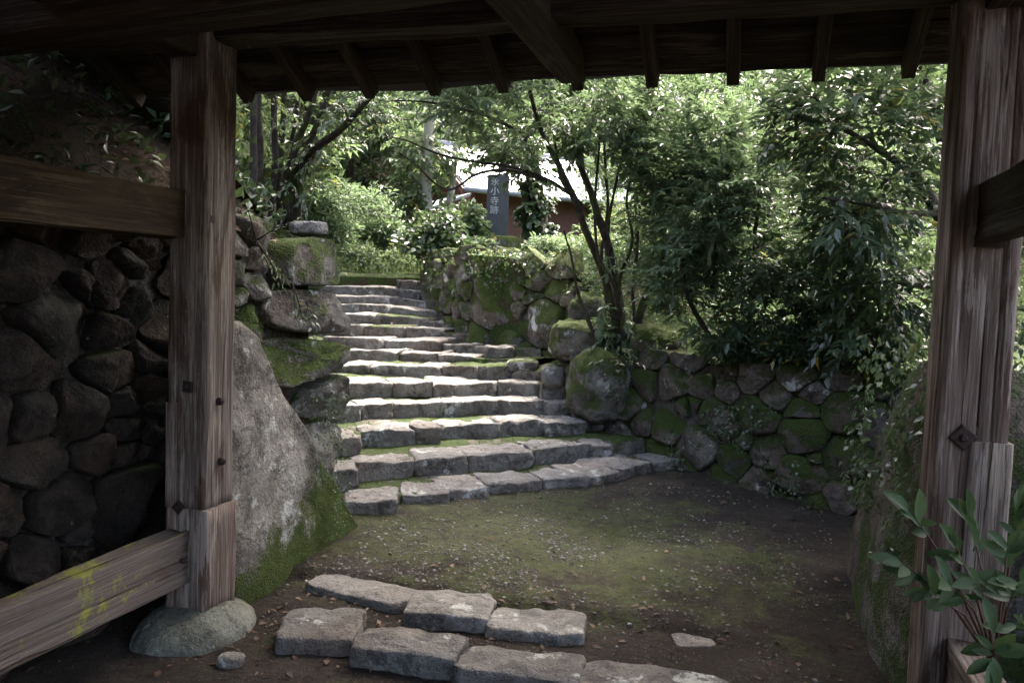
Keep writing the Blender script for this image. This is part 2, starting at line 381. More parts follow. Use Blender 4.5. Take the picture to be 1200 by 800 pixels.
class Wall:
    """a wall face along a plan path; n points out of the face"""
    def __init__(s, pts, out_side, batter=0.12):
        P = smooth_line([Vector((p[0], p[1], 0)) for p in pts], 8); s.P = P; s.L = [0.0]; s.b = batter
        for i in range(1, len(P)): s.L.append(s.L[-1] + (P[i] - P[i - 1]).length)
        s.side = out_side
    def pt(s, a):
        a = min(max(a, 0.0), s.L[-1] - 1e-6); i = 0
        while i < len(s.L) - 2 and s.L[i + 1] < a: i += 1
        f = (a - s.L[i]) / (s.L[i + 1] - s.L[i]); p = s.P[i].lerp(s.P[i + 1], f)
        i0, i1 = max(i - 3, 0), min(i + 4, len(s.P) - 1); t = (s.P[i1] - s.P[i0]).normalized()
        return p, Vector((t.y, -t.x, 0)) * s.side
    def map(s, a, t, n):
        p, o = s.pt(a); q = p + o * (n - t * s.b); q.z = t; return q
    def hit(s, px, py):
        v = ray(px, py); best = None
        for i in range(len(s.P) - 1):
            a, b = s.P[i], s.P[i + 1]
            ca, cb = a.x * v.y - a.y * v.x, b.x * v.y - b.y * v.x
            if (ca <= 0 < cb) or (cb <= 0 < ca):
                f = ca / (ca - cb); p = a.lerp(b, f); k = (p.x * v.x + p.y * v.y) / (v.x ** 2 + v.y ** 2)
                if k > 0 and (best is None or k < best[1]): best = (s.L[i] + f * (s.L[i + 1] - s.L[i]), k)
        if best is None: return None
        return best[0], EYE.z + v.z * best[1], best[1]
    def seeds(s, px_list):
        out = []
        for px, py, r in px_list:
            h = s.hit(px, py)
            if h: out.append((h[0], h[1], r * h[2] / FPX))
        return out
    def fill(s, seeds, dom, rr, tries=600, cover=0.95, seed=1):
        rnd = random.Random(seed); S = list(seeds)
        for _ in range(tries):
            a, t, r = rnd.uniform(dom[0], dom[2]), rnd.uniform(dom[1], dom[3]), rnd.uniform(*rr)
            if all(math.hypot(a - x, (t - y) * 1.25) > (r + q) * cover for x, y, q in S): S.append((a, t, r))
        return S
    def backing(s, name, dom, top, parent, mat, off=0.10, thick=0.5):
        V = []; F = []; n = max(4, int((dom[2] - dom[0]) / 0.15))
        for i in range(n + 1):
            a = dom[0] + (dom[2] - dom[0]) * i / n; T = top(a) if callable(top) else top
            for t, k in ((dom[1], -off), (T, -off), (T, -off - thick), (dom[1], -off - thick)): V.append(tuple(s.map(a, t, k)))
        for i in range(n):
            for k in range(4): F.append((i * 4 + k, i * 4 + (k + 1) % 4, i * 4 + 4 + (k + 1) % 4, i * 4 + 4 + k))
        F.append((0, 1, 2, 3)); F.append((n * 4 + 3, n * 4 + 2, n * 4 + 1, n * 4))
        o = mobj(name, V, F, mat, parent, smooth=False)
        bm = bmesh.new(); bm.from_mesh(o.data); bmesh.ops.recalc_face_normals(bm, faces=bm.faces); bm.to_mesh(o.data); bm.free(); return o

# ------------------------------------------------------------------ ground and terrain
def ground_mat():
    t = NT('courtyard_soil'); v = t.coords(world=True)
    a = t.noise(v, 2.2, 8, 0.68, 0.4); b = t.noise(v, 30, 6, 0.7); c = t.noise(v, 110, 3, 0.7)
    dirt = t.ramp(t.math('ADD', t.math('MULTIPLY', a, 0.5), t.math('MULTIPLY', b, 0.5)), [(0.3, (0.010, 0.0075, 0.006)), (0.5, (0.025, 0.0195, 0.0155)), (0.7, (0.058, 0.048, 0.040))])
    # a moss carpet lies in the middle of the court
    sp = t.n("ShaderNodeVectorMath", operation='DISTANCE'); t.l(t.coords(world=True, scale=(0.8, 1.0, 1.0)), sp.inputs[0]); sp.inputs[1].default_value = (-0.95, 5.0, 0.0)
    near = t.step(sp.outputs["Value"], 1.9, 0.2)
    mf = t.math('ADD', t.math('ADD', t.noise(v, 3.0, 8, 0.68, 0.5), t.math('MULTIPLY', near, 0.26)), t.math('MULTIPLY', b, 0.15))
    mk = t.math('MULTIPLY', t.step(mf, 0.62, 0.78), t.step(t.noise(v, 12, 5, 0.75, 0.5), 0.34, 0.52))
    moss = t.ramp(t.math('ADD', t.math('MULTIPLY', b, 0.5), t.math('MULTIPLY', t.noise(v, 8, 5), 0.5)), [(0.3, (0.022, 0.025, 0.010)), (0.55, (0.050, 0.056, 0.021)), (0.75, (0.088, 0.094, 0.038))])
    col = t.mix(mk, dirt, moss)
    g = t.voro(v, 55); gm = t.math('MULTIPLY', t.step(g, 0.22, 0.14), t.step(t.noise(v, 3.7, 4, 0.6), 0.47, 0.62))
    col = t.mix(t.math('MULTIPLY', gm, 0.75), col, t.mix(c, (0.12, 0.11, 0.10), (0.27, 0.26, 0.24)))
    nn = t.bump(t.math('ADD', t.math('ADD', a, t.math('MULTIPLY', b, 0.5)), t.math('MULTIPLY', t.math('ADD', c, gm), 0.2)), 0.9, 0.05)
    return t.done(col, 0.92, nn, 0.2)
M['soil'] = ground_mat()
def litter_mat(name, green):
    t = NT(name); v = t.coords(world=True); a = t.noise(v, 4, 8, 0.7); b = t.noise(v, 45, 5, 0.7)
    br = t.ramp(b, [(0.35, (0.018, 0.013, 0.009)), (0.5, (0.05, 0.035, 0.022)), (0.7, (0.11, 0.08, 0.05))])
    gr = t.ramp(b, [(0.3, (0.012, 0.022, 0.005)), (0.6, (0.045, 0.075, 0.014)), (0.8, (0.09, 0.13, 0.03))])
    return t.done(t.mix(t.step(a, 0.62 - green * 0.3, 0.75 - green * 0.3), br, gr), 0.9, t.bump(t.math('ADD', a, b), 0.9, 0.05), 0.2)
M['litter'] = litter_mat('litter', 0.1); M['herb'] = litter_mat('herb', 0.8)

_ka, _kb = at_z(372, 672, 0.05), at_z(682, 716, 0.05); _kd = (_kb - _ka).normalized(); _kn = Vector((-_kd.y, _kd.x, 0))
def ground_z(x, y):
    e = (Vector((x, y, 0)) - _ka).dot(_kn); a = max(0.0, min(1.0, (e + 0.03 + 0.03 * mnoise.noise(Vector((x * 3, y * 3, 7)))) / 0.10)); lift = 0.05 * a * a * (3 - 2 * a)
    w = (Vector((x, y, 0)) - _ka).dot(_kd); lift *= max(0.0, min(1.0, 1.0 - (w - 1.9) / 0.8))
    return lift + ground_rel(x, y)
def ground_rel(x, y):
    r = 0.02 * mnoise.noise(Vector((x * 0.8, y * 0.8, 0))) + 0.010 * mnoise.noise(Vector((x * 2.7, y * 2.7, 4))) + 0.007 * mnoise.noise(Vector((x * 6, y * 6, 1))) + 0.004 * mnoise.noise(Vector((x * 15, y * 15, 2)))
    return r
def axis(fine0, fine1, n, far):
    a = list(np.linspace(fine0, fine1, n)); out = [-far, -far * 0.3, fine0 - 6] + a + [fine1 + 6, far * 0.3, far]; return out
xs, ys = axis(-3.2, 2.0, 200, 150), axis(1.5, 8.5, 260, 150)
V = [(x, y, ground_z(x, y)) for y in ys for x in xs]; nx = len(xs)
F = [(j * nx + i, j * nx + i + 1, (j + 1) * nx + i + 1, (j + 1) * nx + i) for j in range(len(ys) - 1) for i in range(nx - 1)]
mobj('ground', V, np.array(F), M['soil'], centre=False, kind='structure', label='dark soil and moss of the walled court')

def interp(x, xs_, ys_): return float(np.interp(x, xs_, ys_))
def grid_sheet(name, rows, mat, **kw):
    nr, nc = len(rows), len(rows[0]); V = [tuple(p) for r in rows for p in r]
    F = np.array([(j * nc + i, j * nc + i + 1, (j + 1) * nc + i + 1, (j + 1) * nc + i) for j in range(nr - 1) for i in range(nc - 1)])
    o = mobj(name, V, F, mat, centre=False, **kw)
    bm = bmesh.new(); bm.from_mesh(o.data); bmesh.ops.recalc_face_normals(bm, faces=bm.faces)
    if sum(f.normal.z for f in bm.faces) < 0: bmesh.ops.reverse_faces(bm, faces=bm.faces)
    bm.to_mesh(o.data); bm.free(); return o
# plan of the retaining walls (u across the view, d along it)
RW_D = [2.0, 3.2, 4.5, 5.8, 6.5, 7.3, 8.0, 8.5, 9.2, 9.7, 10.1, 12.0, 13.2, 15.0, 20.0, 27.0]
RW_U = [2.0, 2.0, 2.6, 2.95, 2.25, 1.62, 1.10, 0.85, 0.55, 0.05, -0.60, -1.30, -1.45, -1.5, -2.5, -4.0]
RT_Z = [1.2, 1.25, 1.1, 1.02, 1.02, 1.02, 1.10, 1.42, 1.86, 1.98, 2.04, 2.08, 2.10, 2.2, 2.35, 2.9]
def terrace_z(u, d):
    w = interp(d, RW_D, RW_U); z = interp(d, RW_D, RT_Z); e = max(u - w - 0.2, 0)
    zz = z + 0.015 * min(e, 3) + 0.04 * max(e - 3, 0) + 0.04 * mnoise.noise(Vector((u * 0.9, d * 0.9, 3))) * min(1, e * 2)
    if d < 9: zz = z + max(0, 9 - d) * 0.05 * min(e, 4) + 0.015 * min(e, 3) + 0.04 * max(e - 3, 0) + 0.06 * mnoise.noise(Vector((u, d, 3))) * min(1, e * 2)
    return zz
rows = []
for d in np.linspace(2.2, 26, 90):
    w = interp(d, RW_D, RW_U) + 0.16; r = [UD(w, d, -0.1)]
    for a in np.linspace(0, 1, 46): u = w + 0.02 + a ** 1.6 * 20; r.append(UD(u, d, terrace_z(u, d)))
    rows.append(r)
grid_sheet('terrace_ground', rows, M['herb'], kind='structure', label='grassy terrace ground above the walls')
LP = [(-3.05, -5.0), (-3.02, 0.0), (-3.0, 3.0), (-2.98, 4.6)] + [tuple(UD(u, d)[:2]) for u, d in ((-1.75, 5.7), (-2.35, 7.5), (-3.1, 10.0), (-4.3, 14.0), (-6.2, 20.0), (-9, 27))]
LPs = smooth_line([Vector((a, b, 0)) for a, b in LP], 9); rows = []
def hill_z(p, e):
    return 1.86 + 0.95 * e ** 0.9 + 0.25 * mnoise.noise(Vector((p.x * 0.6, p.y * 0.6, 9))) * min(e, 1) + 0.06 * mnoise.noise(Vector((p.x * 3, p.y * 3, 2)))
for i, p in enumerate(LPs):
    t = (LPs[min(i + 1, len(LPs) - 1)] - LPs[max(i - 1, 0)]).normalized(); o = Vector((-t.y, t.x, 0)); r = [Vector((p.x, p.y, -0.1))]
    for a in np.linspace(0, 1, 30): e = a ** 1.5 * 18; q = p + o * e; r.append(Vector((q.x, q.y, hill_z(q, e))))
    rows.append(r)
grid_sheet('hillside_ground', rows, M['litter'], kind='structure', label='steep leaf-littered hillside above the stone wall')
rows = []
for d in np.linspace(12.95, 27, 30):
    z = interp(d, [12.6, 13.4, 18, 27], [1.70, 1.80, 2.05, 3.0]); r = []
    for a in np.linspace(0, 1, 14): u = interp(d, [12, 14, 20, 27], [-3.7, -4.5, -6.6, -9.5]) * (1 - a) + (interp(d, RW_D, RW_U) + 0.4) * a; r.append(UD(u, d, z + 0.04 * mnoise.noise(Vector((u * 2, d * 2, 0)))))
    if not rows: rows.append([Vector((p.x, p.y, 1.0)) for p in r])
    rows.append(r)
grid_sheet('upper_path', rows, M['herb'], kind='structure', label='grassy path beyond the top step')
rows = []
for d in np.linspace(23, 60, 24):
    rows.append([UD(u, d, 2.2 + max(d - 24, 0) * 0.75 + 1.5 * mnoise.noise(Vector((u * .1, d * .1, 0)))) for u in np.linspace(-60, 60, 50)])
grid_sheet('wooded_hill', rows, M['litter'], kind='structure', label='wooded hill rising behind the house')

# ------------------------------------------------------------------ stone stairway
STEP_Z = [0.125, 0.25, 0.375, 0.50, 0.645, 0.768, 0.88, 1.00, 1.125, 1.255, 1.365, 1.49, 1.625, 1.775]
STEP_D = [5.9, 6.5, 7.1, 7.7, 8.25, 8.8, 9.3, 9.8, 10.3, 10.8, 11.3, 11.8, 12.3, 12.8]
# (x0, y0, x1, y1): front top edge of each stone on the enlarged photograph (2.5x, origin 380,300)
ROWS = [
 [(60, 722, 208, 722), (228, 692, 362, 690), (362, 684, 474, 676), (478, 668, 640, 660), (642, 652, 768, 644), (770, 644, 868, 628), (870, 626, 960, 606), (962, 604, 1056, 598)],
 [(20, 632, 96, 630), (100, 608, 262, 600), (266, 592, 418, 588), (420, 580, 612, 572), (616, 564, 704, 558), (708, 556, 778, 552), (780, 552, 846, 548), (848, 546, 936, 536)],
 [(20, 536, 104, 532), (108, 512, 262, 508), (266, 506, 340, 502), (342, 494, 508, 488), (512, 486, 648, 482), (650, 486, 764, 480), (766, 474, 856, 470)],
 [(10, 444, 108, 440), (112, 438, 202, 434), (206, 432, 340, 428), (344, 428, 510, 424), (514, 426, 642, 426), (646, 430, 730, 432), (732, 436, 768, 436)],
 [(0, 374, 200, 370), (206, 371, 318, 370), (322, 370, 510, 369), (514, 370, 634, 373), (637, 380, 702, 382)],
 [(0, 324, 128, 320), (132, 320, 343, 322), (347, 326, 450, 326), (454, 322, 548, 318), (552, 336, 632, 338)],
 [(0, 282, 214, 280), (219, 284, 329, 284), (333, 290, 436, 292)],
 [(0, 240, 170, 240), (174, 244, 340, 246), (344, 262, 434, 262), (438, 264, 540, 266)],
 [(0, 204, 114, 203), (118, 203, 234, 206), (238, 210, 345, 214), (349, 226, 482, 228)],
 [(0, 168, 146, 170), (150, 172, 305, 182), (309, 190, 412, 194)],
 [(0, 142, 190, 144), (194, 148, 382, 164)],
 [(0, 114, 190, 120), (194, 124, 322, 136)],
 [(0, 86, 174, 92), (178, 97, 282, 106)],
 [(0, 60, 198, 66), (202, 68, 290, 84)],
]
def step_pt(i, zx, zy):
    px, py = 380 + zx / 2.5, 300 + zy / 2.5
    if i < 5: return at_z(px, py, STEP_Z[i])
    d = STEP_D[i] - 0.42 * (px - 500) / 100.0 * (1 if i > 5 else 0.4)
    p = at_d(px, py, d)
    p.z = STEP_Z[i] + max(-0.09, min(0.09, p.z - STEP_Z[i])); return p
LINES = []
for i, row in enumerate(ROWS):
    L = []
    for k, (x0, y0, x1, y1) in enumerate(row):
        L += [step_pt(i, x0, y0), step_pt(i, x1, y1)]
    LINES.append(L)
stair = empty('stone_stairway', UD(-0.7, 6.0, 0), label='old stone stairway curving up between the mossy walls', cat='stairway')
def resample(L, n):
    s = [0.0]
    for a, b in zip(L, L[1:]): s.append(s[-1] + (Vector(b) - Vector(a)).length)
    return [Vector([np.interp(s[-1] * k / (n - 1), s, [p[j] for p in L]) for j in range(3)]) for k in range(n)]
TREADS = []
for i, row in enumerate(ROWS):
    L = LINES[i]; n = 40
    a = resample([L[0] + (L[0] - L[1]).normalized() * 0.5] + L + [L[-1] + (L[-1] - L[-2]).normalized() * 0.4], n)
    if i + 1 < len(ROWS):
        L2 = LINES[i + 1]; b = resample([L2[0] + (L2[0] - L2[1]).normalized() * 0.5] + L2 + [L2[-1] + (L2[-1] - L2[-2]).normalized() * 0.7], n)
    else: b = [p + UD(0, 0.7) for p in a]
    V = []; m = 8
    for j in range(n):
        p, q = a[j], b[j]; dr = (q - p); dr.z = 0; dr = dr.normalized() if dr.length > 0.01 else UD(0, 1)
        p2 = p + dr * 0.05; q2 = q + dr * 0.18
        V.append((p2.x, p2.y, p.z - 0.22))
        for k in range(m):
            f = k / (m - 1); w = p2.lerp(q2, f); z = p.z - 0.028 + 0.02 * f + 0.018 * mnoise.noise(w * 3.1) + 0.01 * mnoise.noise(w * 11)
            V.append((w.x, w.y, z)); 
        TREADS.append([p2, q2, p.z])
    F = [(j * (m + 1) + k, (j + 1) * (m + 1) + k, (j + 1) * (m + 1) + k + 1, j * (m + 1) + k + 1) for j in range(n - 1) for k in range(m)]
    st = mobj('step', V, F, M['step_moss'], stair)
    rs = random.Random(100 + i)
    for k in range(len(row)):
        A, B = L[2 * k], L[2 * k + 1]; ax = B - A; ln = ax.length; ax.z = 0
        back = Vector((-ax.y, ax.x, 0)).normalized()
        if back.dot(_f0) < 0: back = -back
        h = rs.uniform(0.15, 0.19); dep = rs.uniform(0.40, 0.56) if i > 3 else (rs.uniform(0.30, 0.48) if i > 0 else rs.uniform(0.3, 0.5))
        if i == 0: h = 0.17
        Vv, Ff = block((ln * 1.035, dep, h), 1000 + i * 37 + k, n=16 if i < 5 else 10, p=22.0, rough=0.17, cuts=9, cut=(0.84, 0.98))
        c = (A + B) / 2 + back * (dep / 2 - 0.02 + rs.uniform(-0.015, 0.02)); c.z -= h / 2 - rs.uniform(-0.006, 0.010)
        Mx = frame(c, B - A) @ Matrix.Rotation(rs.uniform(-0.02, 0.02), 4, 'Z') @ Matrix.Rotation(rs.uniform(-0.05, 0.03), 4, 'X')
        mobj('stone', Vv, Ff, M['step_stone'] if rs.random() < 0.86 else M['step_moss'], st, M=Mx)

# kerbs across the gateway: four corners on the photo (front a-b, back c-d)
def kerb(label, quads, zt, mat, seed):
    e = empty('stone_kerb', at_z(quads[0][0], quads[0][1], 0), label=label, cat='kerb'); rs = random.Random(seed)
    for k, (ax, ay, bx, by, cx, cy, dx, dy, z, h) in enumerate(quads):
        A, B, C, D = at_z(ax, ay, z), at_z(bx, by, z), at_z(cx, cy, z), at_z(dx, dy, z)
        c = (A + B + C + D) / 4; x = (B - A) + (C - D); ln = x.length / 2; dep = ((D - A) + (C - B)).length / 2
        Vv, Ff = block((ln * 1.07, dep * 1.15, h), seed + k, n=20, p=16.0, rough=0.14, cuts=10, cut=(0.82, 0.97))
        c.z -= h / 2 + 0.012
        mobj('kerb_stone', Vv, Ff, mat, e, M=frame(c, x) @ Matrix.Rotation(rs.uniform(-0.03, 0.03), 4, 'X'))
    return e
kerb('front row of four pale rough kerb stones across the gateway', [
 (334, 744, 420, 742, 419, 716, 338, 714, 0.08, 0.16), (424, 756, 534, 764, 542, 742, 428, 725, 0.10, 0.17),
 (536, 778, 678, 796, 684, 766, 550, 750, 0.09, 0.16), (680, 800, 860, 818, 852, 792, 688, 770, 0.09, 0.16)], 0.09, M['kerb_stone'], 300)
kerb('rear row of low grey kerb stones edging the mossy court', [
 (368, 680, 478, 708, 483, 690, 372, 667, 0.065, 0.14), (482, 714, 572, 720, 577, 697, 486, 688, 0.08, 0.15),
 (574, 730, 682, 740, 680, 716, 582, 708, 0.06, 0.13), (786, 752, 834, 752, 834, 741, 792, 741, 0.022, 0.07)], 0.07, M['step_stone'], 340)

# ------------------------------------------------------------------ left dry-stone wall
wl = Wall([(-2.86, -1.2), (-2.82, 1.5), (-2.79, 3.4), (-2.74, 4.6), (-2.76, 5.05), (-2.98, 5.45), (-3.45, 6.1)], 1, 0.03)
left_wall = empty('dry_stone_wall', (-2.8, 3.0, 0), label='tall dry stone wall of dark boulders beside the gate and stair foot', cat='wall')
Z2 = lambda x, y: (x * 0.35, 280 + y * 0.35); Z3 = lambda x, y: (x * 0.325, 540 + y * 0.325)
px = [(*Z2(220, 270), 50), (*Z2(60, 400), 42), (*Z2(410, 160), 27), (*Z2(325, 170), 17), (*Z2(475, 85), 14), (*Z2(490, 235), 21), (*Z2(400, 325), 21), (*Z2(410, 440), 29), (*Z2(520, 400), 17),
      (*Z2(450, 550), 22), (*Z2(445, 630), 18), (*Z2(300, 600), 33), (*Z2(130, 610), 27), (*Z2(0, 610), 27), (*Z2(150, 760), 40), (*Z2(340, 710), 22), (*Z2(520, 510), 16), (*Z2(90, 100), 45), (*Z2(520, 40), 17),
      (*Z3(50, 170), 30), (*Z3(235, 165), 44), (*Z3(310, 245), 13), (*Z3(130, 365), 36), (*Z3(480, 150), 50), (*Z3(540, 420), 24), (*Z3(290, 370), 17), (*Z3(40, 500), 26), (*Z3(230, 540), 30), (*Z3(330, 660), 44), (*Z3(60, 690), 34),
      (120, 270, 24), (60, 255, 30), (20, 300, 24), (165, 262, 18), (185, 300, 12), (20, 235, 30), (150, 225, 20)]
hero = [(284, 316, 17), (300, 378, 22), (308, 335, 15), (290, 350, 10), (285, 290, 16)]
S = wl.seeds(px + hero)
dom = (0.0, 0.0, wl.L[-1], 2.0)
S = wl.fill(S, dom, (0.13, 0.26), 900, 1.0, 3); S = wl.fill(S, dom, (0.05, 0.09), 400, 1.05, 4)
corner = [  # the lit corner by the stair foot: face outline on the photo
 ([(336, 282), (372, 277), (402, 282), (405, 310), (403, 333), (372, 336), (340, 334), (332, 318)], 'wall_moss', 0.10),
 ([(318, 348), (330, 340), (384, 338), (401, 342), (405, 372), (400, 390), (372, 392), (340, 388), (322, 376)], 'wall_stone', 0.17),
 ([(308, 402), (330, 396), (372, 398), (398, 402), (402, 418), (388, 434), (352, 446), (328, 455), (316, 434)], 'wall_moss', 0.17),
 ([(356, 470), (372, 448), (392, 436), (401, 452), (402, 478), (394, 489), (366, 491), (352, 484)], 'wall_stone', 0.15),
 ([(352, 500), (380, 494), (396, 496), (402, 530), (400, 560), (390, 575), (370, 560), (356, 530)], 'wall_stone', 0.14)]
polys = []
cm = lambda s, t, n: Vector((-2.75 + n, s, t))
for pts, mt, bl in corner:
    q = [(w.y, w.z) for w in (at_x(a, b, -2.74) for a, b in pts)]; polys.append(q)
for k, poly in enumerate(cells(S, dom, 0.008)):
    if not poly: continue
    cx = sum(p[0] for p in poly) / len(poly); cy = sum(p[1] for p in poly) / len(poly)
    yc = wl.pt(cx)[0].y
    inside = yc > 5.02 or any(min(p[0] for p in q) - 0.02 < yc < max(p[0] for p in q) + 0.02 and min(p[1] for p in q) - 0.03 < cy < max(p[1] for p in q) + 0.03 for q in polys)
    if inside: continue
    s0, s1 = min(p[0] for p in poly), max(p[0] for p in poly); sz = math.sqrt(max((s1 - s0), 0.03) * max(max(p[1] for p in poly) - min(p[1] for p in poly), 0.03))
    if sz < 0.05: continue
    y = wl.pt(cx)[0].y
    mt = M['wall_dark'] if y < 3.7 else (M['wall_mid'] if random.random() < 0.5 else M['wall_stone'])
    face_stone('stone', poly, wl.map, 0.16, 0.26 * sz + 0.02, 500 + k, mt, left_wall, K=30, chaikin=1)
for k, (q, (pts, mt, bl)) in enumerate(zip(polys, corner)):
    face_stone('stone', q, cm, 0.3, bl, 900 + k, M[mt], left_wall, K=44, rings=(0.99, 0.96, 0.9, 0.8, 0.66, 0.5, 0.32, 0.15), chaikin=3, rough=0.5)
wl.backing('rubble_core', (0.0, -0.05, 6.0, 0), 1.86, left_wall, M['fill'], 0.075, 0.35)
c = at_d(362, 268, 5.5); Vv, Ff = block((0.24, 0.18, 0.085), 61, n=10, p=7, rough=0.16, cuts=9, cut=(0.75, 0.95))
mobj('loose_stone', Vv, Ff, M['step_stone'], M=frame(c, UD(1, 0.1, 0.05)), label='flat grey stone lying loose on the left wall corner', cat='stone')

# the upright slab by the left post and its fellow by the right one
def slab(label, mapf, poly, depth, bulge, seed, mat):
    o = face_stone('boulder_slab', poly, mapf, depth, bulge, seed, mat, None, K=72, rings=(0.99, 0.965, 0.93, 0.88, 0.8, 0.7, 0.58, 0.45, 0.3, 0.15), chaikin=2, rough=0.6, label=label, cat='boulder'); return o
lm = lambda s, t, n: Vector((-2.385 + n - 0.02 * t, s, t))
pts = [(262, 380), (290, 376), (308, 388), (322, 428), (334, 462), (350, 500), (368, 535), (392, 572), (412, 612), (418, 632), (392, 650), (340, 682), (300, 704), (270, 722), (255, 700), (250, 550), (252, 450)]
poly = [(p.y, p.z - 0.02) for p in (at_x(a, b, -2.44) for a, b in pts)]
slab('tall grey boulder slab with mossy foot right behind the left gate post', lm, poly, 0.28, 0.075, 71, M['slab'])
rm = lambda s, t, n: Vector((0.66 - n + 0.08 * t, s, t))
slab('dark mossy boulder slab behind the right gate post', rm, [(3.36, -0.05), (3.34, 0.7), (3.40, 1.38), (3.7, 1.42), (4.2, 1.36), (4.8, 1.15), (5.1, 0.8), (5.25, 0.3), (5.2, -0.05)], 0.42, 0.10, 72, M['slab_dark'])

# ------------------------------------------------------------------ right walls
wu = Wall([tuple(UD(u, d)[:2]) for u, d in ((-1.75, 14.5), (-1.62, 13.2), (-1.45, 12.1), (-1.05, 11.0), (-0.72, 10.2), (-0.15, 9.75), (0.36, 9.25), (0.62, 8.5), (0.80, 8.2))], -1, 0.10)
if (wu.pt(1.0)[1]).dot(_f0) > 0: wu.side = 1
upper_wall = empty('mossy_stone_wall', UD(0, 9.7, 0.9), label='mossy wall of big boulders right of the upper steps', cat='wall')
px = [(490, 322, 19), (524, 322, 19), (563, 352, 36), (515, 355, 12), (575, 308, 16), (605, 312, 17), (640, 312, 16), (580, 331, 11), (594, 341, 12), (602, 326, 9), (612, 348, 10), (618, 330, 13), (598, 362, 9),
      (628, 378, 34), (640, 340, 14), (668, 325, 14), (682, 358, 19), (694, 335, 12), (660, 352, 9), (476, 325, 8), (545, 305, 12), (700, 385, 14), (545, 395, 14), (590, 405, 12)]
S = wu.seeds(px); dom = (0.0, 0.6, wu.L[-1], 2.18)
S = wu.fill(S, dom, (0.10, 0.2), 500, 0.95, 6)
for k, poly in enumerate(cells(S, dom, 0.007)):
    if not poly: continue
    cx = sum(p[0] for p in poly) / len(poly); cy = sum(p[1] for p in poly) / len(poly)
    sz = math.sqrt(max(max(p[0] for p in poly) - min(p[0] for p in poly), 0.03) * max(max(p[1] for p in poly) - min(p[1] for p in poly), 0.03))
    topz = interp(to_ud(wu.pt(cx)[0])[1], RW_D, RT_Z) + 0.06
    if cy > topz or sz < 0.05: continue
    face_stone('stone', poly, wu.map, 0.18, 0.22 * sz + 0.03, 1500 + k, M['wall_moss'] if (sz > 0.3 or random.random() < 0.4) else M['wall_mid'], upper_wall, K=30, chaikin=1)
wu.backing('rubble_core', (0.0, 0.5, wu.L[-1], 0), lambda a: interp(to_ud(wu.pt(a)[0])[1], RW_D, RT_Z) - 0.06, upper_wall, M['fill_moss'], 0.05, 0.3)

wlow = Wall([tuple(UD(u, d)[:2]) for u, d in ((0.78, 8.35), (1.02, 7.98), (1.27, 7.62), (1.57, 7.28), (2.12, 6.55), (2.62, 6.02), (3.0, 5.6))], -1, 0.12)
if (wlow.pt(1.0)[1]).dot(_f0) > 0: wlow.side = 1
low_wall = empty('low_stone_wall', UD(1.9, 6.9, 0), label='low shaded wall of fitted mossy stones closing the court', cat='wall')
Zb = lambda x, y, r: (640 + x / 3, 360 + y / 3, r / 3)
px = [Zb(*q) for q in ((320, 270, 45), (425, 265, 58), (325, 405, 36), (410, 425, 52), (525, 292, 40), (505, 340, 24), (560, 360, 48), (600, 295, 34), (600, 415, 52), (720, 385, 70), (700, 240, 58), (860, 240, 60), (1010, 245, 60),
      (775, 315, 42), (880, 365, 38), (915, 300, 40), (1030, 365, 75), (890, 455, 78), (760, 510, 58), (890, 590, 78), (922, 530, 24), (1035, 535, 78), (1030, 680, 50), (520, 500, 72), (650, 540, 55), (470, 560, 40), (600, 600, 45), (740, 610, 48), (460, 350, 26), (960, 700, 36), (820, 690, 30))]
S = wlow.seeds(px); dom = (0.0, -0.04, wlow.L[-1], 1.10)
S = wlow.fill(S, dom, (0.12, 0.2), 600, 1.02, 8); S = wlow.fill(S, dom, (0.05, 0.07), 100, 1.1, 9)
for k, poly in enumerate(cells(S, dom, 0.004)):
    if not poly: continue
    sz = math.sqrt(max(max(p[0] for p in poly) - min(p[0] for p in poly), 0.03) * max(max(p[1] for p in poly) - min(p[1] for p in poly), 0.03))
    if sz < 0.05: continue
    face_stone('stone', poly, wlow.map, 0.18, 0.15 * sz + 0.02, 1800 + k, M['low_wall'] if random.random() < 0.6 else M['low_wall_b'], low_wall, K=30, chaikin=1)
wlow.backing('rubble_core', (0.0, -0.05, wlow.L[-1], 0), 1.0, low_wall, M['fill_moss'], 0.045, 0.3)

# boulders lying at the foot of the upper wall
def boulder(label, px_, py_, d, dims, seed, mat, yaw=0.0, z=None, p=3.0, cuts=6, name='boulder'):
    c = at_d(px_, py_, d)
    Vv, Ff = block(dims, seed, n=16, p=p, rough=0.12, cuts=cuts + 3, cut=(0.72, 0.92))
    return mobj(name, Vv, Ff, mat, M=frame(c, UD(math.cos(yaw), math.sin(yaw))), label=label, cat='boulder')
boulder('rounded moss-topped boulder at the wall foot beside the multi-stemmed tree', 676, 400, 8.45, (0.56, 0.5, 0.42), 81, M['wall_moss'])
boulder('big pale-faced mossy boulder where the fourth step meets the wall', 706, 452, 8.05, (0.66, 0.6, 0.70), 82, M['wall_moss'], 0.3, p=2.4)
boulder('small lichen-spotted boulder at the end of the fifth step', 648, 440, 8.35, (0.24, 0.3, 0.24), 83, M['wall_stone'])
boulder('mossy boulder behind the tree base on the terrace edge', 765, 412, 8.1, (0.55, 0.5, 0.5), 84, M['wall_moss'])
boulder('grey boulder jutting from the wall behind the tree stems', 690, 366, 8.8, (0.42, 0.4, 0.40), 85, M['wall_mid'])
boulder('small flat stone wedged by the seventh step end', 612, 428, 8.75, (0.34, 0.3, 0.16), 86, M['wall_stone'])
boulder('squared grey block ending the eighth step', 585, 413, 9.3, (0.34, 0.30, 0.16), 87, M['step_stone'], p=6)
